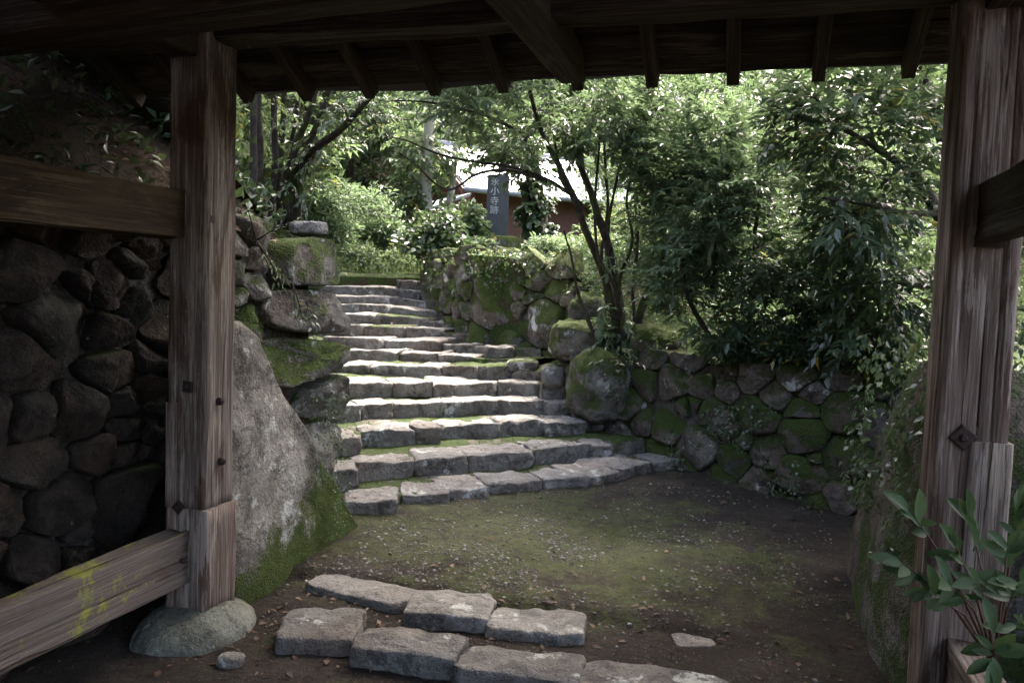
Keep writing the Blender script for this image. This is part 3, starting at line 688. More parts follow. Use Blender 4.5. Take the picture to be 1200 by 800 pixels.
# ------------------------------------------------------------------ timber gate
GREY = ((0.045, 0.030, 0.022), (0.125, 0.095, 0.075), (0.27, 0.235, 0.20))
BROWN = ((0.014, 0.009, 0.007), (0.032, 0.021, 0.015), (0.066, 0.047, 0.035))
M['post_wood'] = wood_mat('post_wood', GREY, (0.055, 0.028, 0.017), 0.8, pale=(0.33, 0.27, 0.205))
M['post_wood_b'] = wood_mat('post_wood_b', ((0.045, 0.028, 0.020), (0.13, 0.094, 0.073), (0.25, 0.20, 0.165)), (0.055, 0.028, 0.018), 0.8, pale=(0.33, 0.285, 0.24))
M['rail_wood'] = wood_mat('rail_wood', ((0.07, 0.052, 0.041), (0.12, 0.094, 0.076), (0.18, 0.152, 0.13)), (0.07, 0.038, 0.022), 0.6, moss=0.17)
M['rail_brown'] = wood_mat('rail_brown', ((0.025, 0.016, 0.008), (0.055, 0.037, 0.018), (0.10, 0.074, 0.04)), (0.025, 0.014, 0.007), 0.7, pale=(0.13, 0.10, 0.06))
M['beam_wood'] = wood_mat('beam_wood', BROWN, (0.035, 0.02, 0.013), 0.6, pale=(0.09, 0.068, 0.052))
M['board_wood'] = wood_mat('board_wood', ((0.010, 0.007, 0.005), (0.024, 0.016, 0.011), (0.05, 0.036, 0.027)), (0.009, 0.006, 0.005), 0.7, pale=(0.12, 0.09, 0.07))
M['iron'] = flat_mat('iron', ((0.018, 0.012, 0.011), (0.05, 0.028, 0.022)), 0.75, 40, 0.3, 0.5)
M['roofing'] = flat_mat('roofing', ((0.05, 0.05, 0.05), (0.09, 0.085, 0.08)), 0.9, 8)

def timber(name, p0, p1, w, h, mat, parent, up=(0, 0, 1), seed=0, wear=0.006, nl=None, taper=None, label=None, splits=2, split_depth=0.010):
    """a hewn timber from p0 to p1 (centre line), w wide and h high, edges worn; grain along local X"""
    p0, p1 = Vector(p0), Vector(p1); ln = (p1 - p0).length; x = (p1 - p0).normalized()
    z = Vector(up); y = z.cross(x).normalized(); z = x.cross(y)
    Mx = Matrix((x, y, z)).transposed().to_4x4(); Mx.translation = (p0 + p1) / 2
    nl = nl or max(3, int(ln / 0.07)); b = min(w, h) * 0.09
    prof = []; rs = random.Random(seed * 17 + 3)
    for sx, sz in ((-1, -1), (1, -1), (1, 1), (-1, 1)):
        cx, cz = sx * (w / 2 - b), sz * (h / 2 - b); a0 = math.atan2(sz, sx)
        for da in (-0.785, -0.26, 0.26, 0.785): prof.append((cx + b * 1.2 * math.cos(a0 + da), cz + b * 1.2 * math.sin(a0 + da), 0, 0, None))
        nxt = {(-1, -1): (1, -1), (1, -1): (1, 1), (1, 1): (-1, 1), (-1, 1): (-1, -1)}[(sx, sz)]
        ex, ez = nxt[0] * (w / 2 - b), nxt[1] * (h / 2 - b)
        ox, oz = ((0, -1), (1, 0), (0, 1), (-1, 0))[((-1, -1), (1, -1), (1, 1), (-1, 1)).index((sx, sz))]
        fl = {0.25: None, 0.5: None, 0.75: None}
        side = math.hypot(ex - cx, ez - cz)
        for q in range(splits):
            f0 = rs.uniform(0.12, 0.88); hw = 0.0035 / max(side, 0.02); sp = (f0, rs.uniform(-50, 50), rs.uniform(0.5, 1.0)); fl[f0 - hw] = None; fl[f0] = sp; fl[f0 + hw] = None
        for f, sp in fl.items(): prof.append((cx + (ex - cx) * f + ox * b, cz + (ez - cz) * f + oz * b, ox, oz, sp))
    # order by angle for a clean loop
    prof.sort(key=lambda q: math.atan2(q[1] / h, q[0] / w)); n = len(prof); V = []; F = []
    for i in range(nl + 1):
        f = i / nl; X = -ln / 2 + ln * f; k = 1.0 if taper is None else 1 + (taper - 1) * f
        for (a, c, ox, oz, sp) in prof:
            q = Vector((X * 1.5, a * 14, c * 14)) + Vector((seed * 5.3, 0, seed))
            e = 1 + (mnoise.noise(q) * 0.6 + mnoise.noise(q * 2.7) * 0.4) * wear / min(w, h) * 2
            gd = 0.0
            if sp: gd = split_depth * sp[2] * max(0.0, min(1.0, 0.35 + 1.8 * mnoise.noise(Vector((X * 0.9 + sp[1], sp[1], 0)))))
            V.append((X, (a * e - ox * gd) * k, (c * e - oz * gd) * k))
    for i in range(nl):
        for j in range(n): F.append((i * n + j, i * n + (j + 1) % n, (i + 1) * n + (j + 1) % n, (i + 1) * n + j))
    F.append(tuple(range(n))[::-1]); F.append(tuple(nl * n + j for j in range(n)))
    return mobj(name, V, F, mat, parent, M=Mx, label=label)

def nail_plate(parent, c, nrm, size, rot=0.0):
    """square iron washer with a domed nail head, lying on a face with normal nrm"""
    n = Vector(nrm).normalized(); a = Vector((0, 0, 1)); b = a.cross(n).normalized()
    a2 = a * math.cos(rot) + b * math.sin(rot); b2 = b * math.cos(rot) - a * math.sin(rot); V = []; F = []
    s = size / 2
    for d, k in ((-0.012, 1.0), (0.005, 1.0), (0.009, 0.85)):
        for e, g in ((-1, -1), (1, -1), (1, 1), (-1, 1)): V.append(tuple(Vector(c) + n * d + a2 * e * s * k + b2 * g * s * k))
    for i in range(2):
        for j in range(4): F.append((i * 4 + j, i * 4 + (j + 1) % 4, i * 4 + 4 + (j + 1) % 4, i * 4 + 4 + j))
    F.append((8, 9, 10, 11)); m = 10; base = len(V)
    for d, k in ((0.008, 0.42), (0.016, 0.40), (0.022, 0.25)):
        for j in range(m): q = 2 * math.pi * j / m; V.append(tuple(Vector(c) + n * d + a2 * math.cos(q) * s * k + b2 * math.sin(q) * s * k))
    for i in range(2):
        for j in range(m): F.append((base + i * m + j, base + i * m + (j + 1) % m, base + (i + 1) * m + (j + 1) % m, base + (i + 1) * m + j))
    F.append(tuple(base + 2 * m + j for j in range(m)))
    return mobj('iron_plate', V, F, M['iron'], parent, smooth=False)

def bolt_head(parent, c, nrm, r):
    n = Vector(nrm).normalized(); a = Vector((0, 0, 1)); b = a.cross(n).normalized(); V = []; F = []; m = 10
    for d, k in ((-0.01, 1.0), (0.01, 1.0), (0.022, 0.75), (0.028, 0.35)):
        for j in range(m): q = 2 * math.pi * j / m; V.append(tuple(Vector(c) + n * d + (a * math.cos(q) + b * math.sin(q)) * r * k))
    for i in range(3):
        for j in range(m): F.append((i * m + j, i * m + (j + 1) % m, (i + 1) * m + (j + 1) % m, (i + 1) * m + j))
    F.append(tuple(3 * m + j for j in range(m)))
    return mobj('bolt', V, F, M['iron'], parent)

gate = empty('wooden_gate', (-0.85, 2.0, 0), label='weathered timber gateway with roof framing the stairway', cat='gate')
UPX = (1, 0, 0)
# left main post: upper shaft on a renewed lower block
PLX, PRX, PY = -2.43, 0.735, 3.155
lp = timber('post', (PLX, PY, 0.58), (PLX, PY, 3.0), 0.205, 0.205, M['post_wood'], gate, up=UPX, seed=1, wear=0.008, nl=56, splits=3, split_depth=0.016, label='grey-brown post with pale streaks at the left of the gateway')
timber('lower_block', (PLX + 0.012, PY - 0.006, 0.085), (PLX + 0.012, PY - 0.004, 0.577), 0.218, 0.222, M['post_wood_b'], lp, up=UPX, seed=2, wear=0.007)
timber('repair_strip', (PLX - 0.070, PY - 0.099, 0.58), (PLX - 0.072, PY - 0.098, 1.06), 0.03, 0.055, M['post_wood_b'], lp, up=UPX, seed=5, wear=0.004)
y0 = PY - 0.1035
for a, b, s, r in ((221, 453, 0.05, 0.05), (210, 594, 0.05, 0.75)):
    q = at_y(a, b, y0); nail_plate(lp, (q.x, y0 - 0.004, q.z), (0, -1, 0), s, r)
for a, b in ((256, 470), (258, 540)):
    q = at_x(a, b, PLX + 0.1035); bolt_head(lp, (PLX + 0.104, q.y, q.z), (1, 0, 0), 0.019)
q = at_x(249, 257, PLX + 0.1035); mb = MB(); mb.box((PLX + 0.09, q.y - 0.014, q.z - 0.015), (PLX + 0.1065, q.y + 0.014, q.z + 0.015)); mb.build('peg_hole', M['iron'], lp, smooth=False)  # dark box standing for the shade in a square peg hole
# right main post
rp = timber('post', (PRX, PY, 0.10), (PRX, PY, 3.0), 0.225, 0.215, M['post_wood_b'], gate, up=UPX, seed=3, wear=0.010, nl=60, splits=3, split_depth=0.02, label='thick grey post with long cracks at the right of the gateway')
# renewed piece let into the post's outer front edge
q = at_y(1134, 516, PY - 0.11); timber('lower_block', (q.x + 0.07, PY - 0.07, 0.62), (q.x + 0.07, PY - 0.07, q.z), 0.11, 0.13, M['post_wood'], rp, up=UPX, seed=4, wear=0.006)
q = at_y(1128, 512, PY - 0.11); nail_plate(rp, (q.x, PY - 0.114, q.z), (0, -1, 0), 0.065, 0.7)
# a long drying crack: a thin dark tube stands in for the shade in the groove
cr = [at_y(a, b, PY - 0.1105) for a, b in ((1192, -6), (1186, 40), (1181, 90), (1176, 140), (1170, 200), (1160, 300), (1153, 400), (1146, 500))]
mb = MB(); mb.tube([(p.x, PY - 0.1075, p.z) for p in cr], [0.006, 0.005, 0.003, 0.004, 0.0045, 0.004, 0.004, 0.003], 5); mb.build('crack', M['iron'], rp)
# rear posts (behind the photographer's shoulders) carry the far ends of the rails
for X in (PLX - 0.03, PRX + 0.03):
    timber('rear_post', (X, 0.75, 0.05), (X, 0.75, 2.75), 0.19, 0.19, M['post_wood'], gate, up=UPX, seed=6)
# rails: let into the posts' front faces, run back beside the viewer
def rail(px_, yt, yb, X, mat, seed, thick, label=None):
    a, b = at_y(px_, yt, y0), at_y(px_, yb, y0); h = a.z - b.z; zc = (a.z + b.z) / 2
    return timber('rail', (X, PY - 0.09, zc), (X, 0.70, zc), thick, h, mat, gate, seed=seed, wear=0.008, label=label)
xl = at_y(216, 250, y0).x
rail(216, 222, 280, xl - 0.045, M['rail_brown'], 11, 0.09, 'brown upper rail left of the gateway')
xl2 = at_y(222, 650, y0).x
rl = rail(222, 622, 681, xl2 - 0.05, M['rail_wood'], 12, 0.10, 'lower rail with yellow-green lichen left of the gateway')
bolt_head(rl, (xl2 + 0.003, PY - 0.16, at_y(222, 652, y0).z), (1, 0, 0), 0.012)
xr = at_y(1144, 250, y0).x
rail(1144, 214, 283, xr + 0.05, M['beam_wood'], 13, 0.10)
mb = MB(); qq = at_y(1158, 286, y0); mb.box((qq.x - 0.045, y0 - 0.03, qq.z - 0.012), (qq.x + 0.045, y0 + 0.02, qq.z + 0.012)); mb.build('wedge', M['beam_wood'], gate, smooth=False)
timber('rail', (xr + 0.05, PY - 0.09, 0.38), (xr + 0.05, 0.7, 0.38), 0.10, 0.19, M['post_wood_b'], gate, seed=14)
# head beams
zt = at_y(300, 40, 3.06).z
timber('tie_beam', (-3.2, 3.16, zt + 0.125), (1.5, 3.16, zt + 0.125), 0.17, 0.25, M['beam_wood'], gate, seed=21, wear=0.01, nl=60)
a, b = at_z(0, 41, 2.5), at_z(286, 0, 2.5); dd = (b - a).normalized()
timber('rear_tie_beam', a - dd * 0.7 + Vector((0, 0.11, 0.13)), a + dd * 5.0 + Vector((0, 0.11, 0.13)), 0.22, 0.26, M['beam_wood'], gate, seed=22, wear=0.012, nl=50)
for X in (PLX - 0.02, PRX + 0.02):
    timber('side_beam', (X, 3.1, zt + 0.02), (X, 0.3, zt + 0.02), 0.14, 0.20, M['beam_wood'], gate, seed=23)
timber('bracket_arm', (-0.86, 1.0, 2.67), (-0.86, 3.74, 2.665), 0.13, 0.17, M['beam_wood'], gate, seed=24, wear=0.012, taper=0.85)
# roof: rafters, boards, covering
SL = math.radians(29); EY, EZ, RY = 3.80, 2.60, 1.55
RZ = EZ + (EY - RY) * math.tan(SL)
fd = Vector((0, math.cos(SL), -math.sin(SL))); fn = Vector((0, math.sin(SL), math.cos(SL)))
rd = Vector((0, -math.cos(SL), -math.sin(SL))); rn = Vector((0, -math.sin(SL), math.cos(SL)))
top = Vector((0, RY, RZ)); LS = (EY - RY) / math.cos(SL)
for k in range(-4, 11):
    X = -1.92 + 0.357 * k
    if abs(X + 0.85) < 0.05: X = -0.84
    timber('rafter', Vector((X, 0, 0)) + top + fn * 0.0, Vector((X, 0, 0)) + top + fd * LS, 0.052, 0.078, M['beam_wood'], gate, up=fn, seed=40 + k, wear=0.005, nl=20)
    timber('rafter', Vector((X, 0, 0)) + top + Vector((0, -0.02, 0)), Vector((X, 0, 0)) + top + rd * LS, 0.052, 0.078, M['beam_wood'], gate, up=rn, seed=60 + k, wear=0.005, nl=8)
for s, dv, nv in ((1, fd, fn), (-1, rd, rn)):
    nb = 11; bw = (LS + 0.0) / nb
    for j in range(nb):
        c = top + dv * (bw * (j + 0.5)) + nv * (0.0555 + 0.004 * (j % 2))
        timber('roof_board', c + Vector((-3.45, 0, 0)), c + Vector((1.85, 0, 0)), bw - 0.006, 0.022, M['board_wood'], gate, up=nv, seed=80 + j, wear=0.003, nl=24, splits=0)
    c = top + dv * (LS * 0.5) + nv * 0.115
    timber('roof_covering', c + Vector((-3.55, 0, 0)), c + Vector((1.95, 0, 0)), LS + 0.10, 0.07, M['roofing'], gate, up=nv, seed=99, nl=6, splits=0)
c = top + fd * (LS - 0.07) + fn * 0.035
timber('ridge_beam', (-3.3, RY, RZ - 0.10), (1.7, RY, RZ - 0.10), 0.14, 0.16, M['beam_wood'], gate, seed=30)

# pad stone under the left post and a pebble beside it
Vv, Ff = block((0.50, 0.60, 0.34), 205, n=16, p=2.5, rough=0.04, cuts=3)
c = at_y(229, 738, 3.10); c.z = -0.055
mobj('pad_stone', Vv, Ff, M['base_stone'], M=frame(c, (1, 0.15, 0)), label='smooth greenish pad stone under the left gate post', cat='stone')
Vv, Ff = block((0.42, 0.42, 0.24), 206, n=10, p=2.4, rough=0.05, cuts=2)
mobj('pad_stone', Vv, Ff, M['base_stone'], M=frame((PRX, PY, 0.0), (1, 0.1, 0)), label='pad stone under the right gate post', cat='stone')
for k, (a, b, s, lb) in enumerate(((271, 780, 0.085, 'small round stone on the soil beside the left pad stone'),)):
    Vv, Ff = block((s * 1.3, s, s * 0.8), 210 + k, n=6, p=2.6, rough=0.1, cuts=3); p = at_z(a, b, 0.0)
    mobj('loose_stone', Vv, Ff, M['step_stone'], M=frame((p.x, p.y, s * 0.25), (1, 0.3, 0)), label=lb, cat='stone')

# ------------------------------------------------------------------ inscribed monument
M['stele'] = flat_mat('stele', ((0.032, 0.034, 0.038), (0.055, 0.058, 0.064)), 0.55, 14, 0, 0.15)
M['inlay'] = flat_mat('inlay', ((0.25, 0.26, 0.27), (0.5, 0.5, 0.5)), 0.8, 30)
SD = 14.0
c0, c1 = at_d(569, 279, SD), at_d(595, 279, SD); tz = at_d(581, 205, SD).z
xd = Vector((c1.x - c0.x, c1.y - c0.y, 0)); wd = xd.length; xd.normalize(); yd = Vector((-xd.y, xd.x, 0)); mid = (c0 + c1) / 2
stele = empty('inscribed_stone_monument', (mid.x, mid.y, mid.z), label='dark upright inscribed stone slab on a mossy base', cat='monument')
mb = MB(); H = tz - mid.z; tk = 0.15; ring = []
V = []; F = []
for z, k in ((-0.06, 1.0), (0.3 * H, 1.0), (0.7 * H, 0.985), (H - 0.03, 0.97), (H, 0.90)):
    for sx, sy in ((-1, -1), (0, -1.03), (1, -1), (1, 1), (0, 1.03), (-1, 1)): p = Vector((mid.x, mid.y, mid.z + z)) + xd * (sx * wd / 2 * k) + yd * (sy * tk / 2 * k); V.append(tuple(p))
for i in range(4):
    for j in range(6): F.append((i * 6 + j, i * 6 + (j + 1) % 6, i * 6 + 6 + (j + 1) % 6, i * 6 + 6 + j))
F.append(tuple(24 + j for j in range(6))); F.append(tuple(range(6))[::-1])
slab_o = mobj('slab', V, F, M['stele'], stele, smooth=False)
for k, (ch, yy) in enumerate((('永', 214), ('小', 225), ('寺', 236.5), ('跡', 247))):
    cu = bpy.data.curves.new('inscription', 'FONT'); cu.body = ch; cu.size = 0.155; cu.align_x = 'CENTER'; cu.align_y = 'CENTER'; cu.extrude = 0.004
    ob = bpy.data.objects.new('character', cu); COL.objects.link(ob)
    p = at_d(578.5, yy, SD); p = Vector((mid.x, mid.y, p.z)) + xd * (-0.055) - yd * (tk / 2 * 1.035)
    Mx = Matrix((xd, Vector((0, 0, 1)), -yd)).transposed().to_4x4(); Mx.translation = p
    bpy.context.view_layer.update()
    me = bpy.data.meshes.new_from_object(ob); COL.objects.unlink(ob); bpy.data.objects.remove(ob)
    me.materials.clear(); me.materials.append(M['inlay'])
    oc = bpy.data.objects.new('character', me); COL.objects.link(oc); _place(oc, Mx, slab_o)
Vv, Ff = block((0.84, 0.6, 0.36), 222, n=10, p=4.5, rough=0.08, cuts=3); q = at_d(582, 289, SD)
mobj('base_stone', Vv, Ff, M['wall_moss'], stele, M=frame(q, xd))

# ------------------------------------------------------------------ house behind
M['roof_metal'] = flat_mat('roof_metal', ((0.68, 0.68, 0.69), (0.8, 0.8, 0.8)), 0.45, 3, 0.0, 0.03, 0.6)
M['wall_boards'] = flat_mat('wall_boards', ((0.10, 0.045, 0.035), (0.16, 0.075, 0.055)), 0.7, 5, 0, 0.1, 0.3, (14, 14, 0.6))
M['fascia'] = flat_mat('fascia', ((0.16, 0.17, 0.19), (0.24, 0.25, 0.28)), 0.5, 4)
M['glass'] = flat_mat('glass', ((0.015, 0.02, 0.02), (0.03, 0.035, 0.035)), 0.08, 2, 0, 0.0, 0.8)
ANG = math.radians(62); ha = UD(math.sin(ANG), math.cos(ANG)); hn = UD(math.cos(ANG), -math.sin(ANG))
E0 = at_d(546, 221, 18.0); LEN, HW, RISE = 8.0, 2.1, 1.25
house = empty('brown_house', (E0.x, E0.y, 2.3), label='brown house with pale metal roof behind the monument', cat='house')
def quadslab(name, A, B, C, D, thick, mat, parent, nrm):
    n = Vector(nrm).normalized() * thick; P = [Vector(p) for p in (A, B, C, D)]; V = [tuple(p) for p in P] + [tuple(p + n) for p in P]
    return mobj(name, V, [(3, 2, 1, 0), (4, 5, 6, 7), (0, 1, 5, 4), (1, 2, 6, 5), (2, 3, 7, 6), (3, 0, 4, 7)], mat, parent, smooth=False)
up = Vector((0, 0, 1)); R0 = E0 - hn * HW + up * RISE; B0 = E0 - hn * 2 * HW
sn = (hn * RISE + up * HW).normalized()
for j in range(10):   # standing-seam roof sheets on the near slope
    a, b = LEN * j / 10 + 0.004, LEN * (j + 1) / 10 - 0.004
    quadslab('roof_sheet', E0 + ha * a, E0 + ha * b, R0 + ha * b, R0 + ha * a, 0.05, M['roof_metal'], house, sn)
    if j: quadslab('roof_seam', E0 + ha * (a - 0.02) + sn * 0.052, E0 + ha * (a + 0.012) + sn * 0.052, R0 + ha * (a + 0.012) + sn * 0.052, R0 + ha * (a - 0.02) + sn * 0.052, 0.03, M['roof_metal'], house, sn)
quadslab('roof', B0, B0 + ha * LEN, R0 + ha * LEN, R0, 0.05, M['roof_metal'], house, (-hn * RISE + up * HW))
mb = MB(); mb.tube([R0 + up * 0.07 - ha * 0.05, R0 + ha * (LEN + 0.05) + up * 0.07], [0.07, 0.07], 8); mb.build('ridge_cap', M['fascia'], house)
mb = MB(); mb.tube([E0 + hn * 0.04 - up * 0.02 - ha * 0.05, E0 + hn * 0.04 + ha * LEN - up * 0.02], [0.06, 0.06], 8); mb.build('gutter', M['fascia'], house)
WL = E0 - hn * 0.55 + ha * 0.5; WB = B0 + hn * 0.55 + ha * 0.5; zb = 2.0
def low(p): return Vector((p.x, p.y, zb))
V = [low(WL), low(WL + ha * (LEN - 1)), low(WB + ha * (LEN - 1)), low(WB)]; t1 = E0.z + 0.55 * RISE / HW - 0.03
V2 = [Vector((p.x, p.y, t1)) for p in V]; g0 = (V2[0] + V2[3]) / 2; g1 = (V2[1] + V2[2]) / 2; g0.z = g1.z = R0.z - 0.06
VV = V + V2 + [g0, g1]
house_wall = mobj('wall', [tuple(p) for p in VV], [(0, 1, 5, 4), (1, 2, 6, 9, 5), (2, 3, 7, 6), (3, 0, 4, 8, 7), (4, 5, 9, 8), (7, 8, 9, 6)], M['wall_boards'], house, smooth=False)
for (A, Bq) in ((E0, R0), (B0, R0)):
    o = -ha * 0.03; quadslab('barge_board', A + o - up * 0.16, Bq + o - up * 0.16, Bq + o, A + o, 0.04, M['wall_boards'], house, -ha)
# window in the gable wall and one in the long wall
def window(c, xdir, nrm, w, h):
    x = Vector(xdir).normalized(); n = Vector(nrm).normalized()
    def bx(name, x0, x1, z0, z1, n0, n1, mat, parent):
        P = [c + x * a + up * b + n * d for d in (n0, n1) for a, b in ((x0, z0), (x1, z0), (x1, z1), (x0, z1))]
        return mobj(name, [tuple(p) for p in P], [(3, 2, 1, 0), (4, 5, 6, 7), (0, 1, 5, 4), (1, 2, 6, 5), (2, 3, 7, 6), (3, 0, 4, 7)], mat, parent, smooth=False)
    wv = bx('window', -w / 2, w / 2, -h / 2, h / 2, 0.004, 0.03, M['glass'], house)
    for a, b, e, f in ((-w / 2 - .05, w / 2 + .05, h / 2, h / 2 + .07), (-w / 2 - .05, w / 2 + .05, -h / 2 - .07, -h / 2), (-w / 2 - .05, -w / 2, -h / 2, h / 2), (w / 2, w / 2 + .05, -h / 2, h / 2), (-.025, .025, -h / 2, h / 2)):
        bx('frame', a, b, e, f, 0.002, 0.06, M['fascia'], wv)
gc = (WL + WB) / 2
window(WL * 0.62 + WB * 0.38 + up * (2.95 - WL.z), hn, -ha, 1.1, 0.8)
window(WL + ha * 5 + up * (2.9 - WL.z), ha, hn, 1.6, 0.9)
# small awning on the gable
aw0 = at_d(457, 258, 17.6); aw1 = at_d(482, 246, 17.9); dv_ = hn * 1.2
quadslab('awning', aw0, aw0 + hn * 2.2 + up * 0.05, aw0 + hn * 2.2 + ha * 0.9 + up * 0.42, aw0 + ha * 0.9 + up * 0.42, 0.05, M['fascia'], house, up)
quadslab('awning_board', aw0 + hn * 0.05 - up * 0.14, aw0 + hn * 2.15 - up * 0.1, aw0 + hn * 2.15 + ha * 0.9 + up * 0.28, aw0 + hn * 0.05 + ha * 0.9 + up * 0.28, 0.12, M['wall_boards'], house, up)
# ------------------------------------------------------------------ foliage
def unit(a): return a / np.maximum(np.linalg.norm(a, axis=1, keepdims=True), 1e-9)
T_FULL = (np.array([(0, 0, 0), (-.5, .40, .10), (0, .42, -.02), (.5, .40, .10), (0, 1, -.12)]), np.array([(0, 2, 1), (0, 3, 2), (1, 2, 4), (2, 3, 4)]))
T_OVAL = (np.array([(0, 0, 0), (-.36, .2, .05), (-.5, .5, .08), (-.3, .82, .03), (0, 1, -.06), (.3, .82, .03), (.5, .5, .08), (.36, .2, .05), (0, .5, -.03)]), np.array([(0, 8, 1), (1, 8, 2), (2, 8, 3), (3, 8, 4), (4, 8, 5), (5, 8, 6), (6, 8, 7), (7, 8, 0)]))
T_SIMPLE = (np.array([(0, 0, 0), (-.5, .45, .10), (0, 1, -.10), (.5, .45, .10)]), np.array([(0, 2, 1), (0, 3, 2)]))
T_BLADE = (np.array([(-.5, 0, 0), (.5, 0, 0), (.35, .5, .06), (-.35, .5, .06), (0, 1, -.16)]), np.array([(0, 1, 2), (0, 2, 3), (3, 2, 4)]))
def leaf_object(name, pos, dirs, nrm, L, W, rnd, mat, parent=None, tpl=T_FULL, **kw):
    pos = np.asarray(pos, float); d = unit(np.asarray(dirs, float)); s = unit(np.cross(d, np.asarray(nrm, float) + 1e-4)); n = np.cross(s, d)
    tv, tf = tpl; N = len(pos); L = np.broadcast_to(np.asarray(L, float), (N,)); W = np.broadcast_to(np.asarray(W, float), (N,))
    V = pos[:, None, :] + s[:, None, :] * (tv[None, :, 0] * (W * L)[:, None])[..., None] + d[:, None, :] * (tv[None, :, 1] * L[:, None])[..., None] + n[:, None, :] * (tv[None, :, 2] * L[:, None])[..., None]
    F = (tf[None] + (np.arange(N) * len(tv))[:, None, None]).reshape(-1, 3)
    return mobj(name, V.reshape(-1, 3), F, mat, parent, smooth=False, centre=parent is None, attr=np.repeat(rnd, len(tv)), **kw)

def sprays(C, D, n, tl, L, rng, droop=0.3, spread=0.9, jit=0.25, flat=1.0):
    """n leaves set alternately along each shoot (C start, D heading); returns pos, dir, normal"""
    M_ = len(C); t = (np.arange(n) + 0.7) / n; side = np.where(np.arange(n) % 2 == 0, 1.0, -1.0)
    D = unit(D); lat = unit(np.cross(D, np.array([0, 0, 1.0])) + rng.normal(0, jit, D.shape)); upv = np.cross(lat, D)
    P = C[:, None] + D[:, None] * (t[None, :, None] * tl) + np.array([0, 0, -1.0]) * (t[None, :, None] ** 2 * droop * tl * 0.6)
    ang = spread * (1 - 0.55 * t)
    d = D[:, None] * np.cos(ang)[None, :, None] + lat[:, None] * (np.sin(ang) * side)[None, :, None] + rng.normal(0, jit, (M_, n, 3)) + np.array([0, 0, -droop])
    nm = upv[:, None] * 1.0 + np.array([0, 0, flat]) + rng.normal(0, jit, (M_, n, 3))
    return P.reshape(-1, 3), d.reshape(-1, 3), nm.reshape(-1, 3)

def crown_points(ells, rng, gate=0.0, gs=1.6, shell=0.45):
    out = []
    for c, r, n in ells:
        c = np.array(c); r = np.array(r if hasattr(r, '__len__') else (r, r, r)); k = 0; g = 0
        while k < n and g < n * 12:
            g += 1; v = rng.normal(size=3); v /= np.linalg.norm(v); q = c + r * v * rng.random() ** shell
            if gate and mnoise.noise(Vector(q * gs)) < gate - 0.5: continue
            out.append(q); k += 1
    return np.array(out)

def grow(mb, nodes, nrad, targets, r_tip=0.004, sag=0.06, rng=None, sides=4, maxlen=9):
    """twigs from the nearest wood to each target; targets nearest the wood first; returns shoot headings"""
    N = np.array(nodes); Rr = np.array(nrad); D = np.zeros_like(targets)
    dist = np.min(np.linalg.norm(targets[:, None] - N[None], axis=2), axis=1) if len(targets) * len(N) < 4e6 else np.linalg.norm(targets - N.mean(0), axis=1)
    N = list(map(tuple, N)); Rl = list(Rr); A = np.array(N)
    cap = len(N) + len(targets) * 3; buf = np.full((cap, 3), 1e9); buf[:len(N)] = A; cnt = len(N)
    for i in np.argsort(dist):
        t = targets[i]; d2 = ((buf[:cnt] - t) ** 2).sum(1); j = int(d2.argmin()); p = buf[j].copy(); ln = math.sqrt(d2[j])
        m1 = p * 0.66 + t * 0.34 + rng.normal(0, 0.07 * ln + 0.003, 3); m1[2] += sag * ln; m2 = p * 0.33 + t * 0.67 + rng.normal(0, 0.07 * ln + 0.003, 3); m2[2] += sag * ln * 0.6
        r0 = min(Rl[j] * 0.75, r_tip + ln * 0.014)
        mb.tube([p, m1, m2, t], [r0, r0 * 0.85, r0 * 0.7, max(r0 * 0.5, r_tip * 0.6)], sides)
        for q, rr in ((m1, r0 * 0.85), (m2, r0 * 0.7), (t, r0 * 0.55)):
            buf[cnt] = q; cnt += 1; Rl.append(max(rr, r_tip))
        D[i] = t - m2
    return D

def stem_tree(name, label, cat, stems, ells, leaf, wood, seed, n_leaf=14, tl=0.25, L=0.07, W=0.36, droop=0.35, gate=0.0, tpl=T_FULL, wob=0.25, r_tip=0.004, spread=0.9, rnd_fn=None, group=None, gs=1.6, shell=0.45):
    rng = np.random.default_rng(seed); base = Vector(stems[0][0][0])
    e = empty(name, base, label=label, cat=cat, group=group); mb = MB(); nodes = []; nr = []
    for pts, r0, r1 in stems:
        P = smooth_line(pts, 6); k = len(P); rad = [r0 + (r1 - r0) * (i / (k - 1)) ** 0.8 for i in range(k)]
        P = [p + Vector((mnoise.noise(p * 3), mnoise.noise(p * 3 + Vector((9, 0, 0))), 0)) * 0.02 for p in P]
        mb.tube(P, rad, 9, wob); nodes += [tuple(p) for p in P[k // 4:]]; nr += rad[k // 4:]
    C = crown_points(ells, rng, gate, gs, shell)
    D = grow(mb, nodes, nr, C, rng=rng, r_tip=r_tip)
    mb.build('trunk', wood, e)
    cen = C.mean(0); O = unit(C - cen); D = unit(D) * 0.8 + O * 0.5 + rng.normal(0, 0.3, C.shape); D[:, 2] = D[:, 2] * 0.45 + 0.05
    P, d, nm = sprays(C, D, n_leaf, tl, L, rng, droop, spread)
    n = len(P); rnd = np.clip(0.5 + 0.28 * np.repeat(rng.normal(size=len(C)), n_leaf) * 0.6 + rng.normal(0, 0.17, n), 0, 1)
    leaf_object('crown', P, d, nm, L * rng.uniform(0.65, 1.25, n), W * rng.uniform(0.85, 1.15, n), rnd, leaf, e, tpl)
    return e

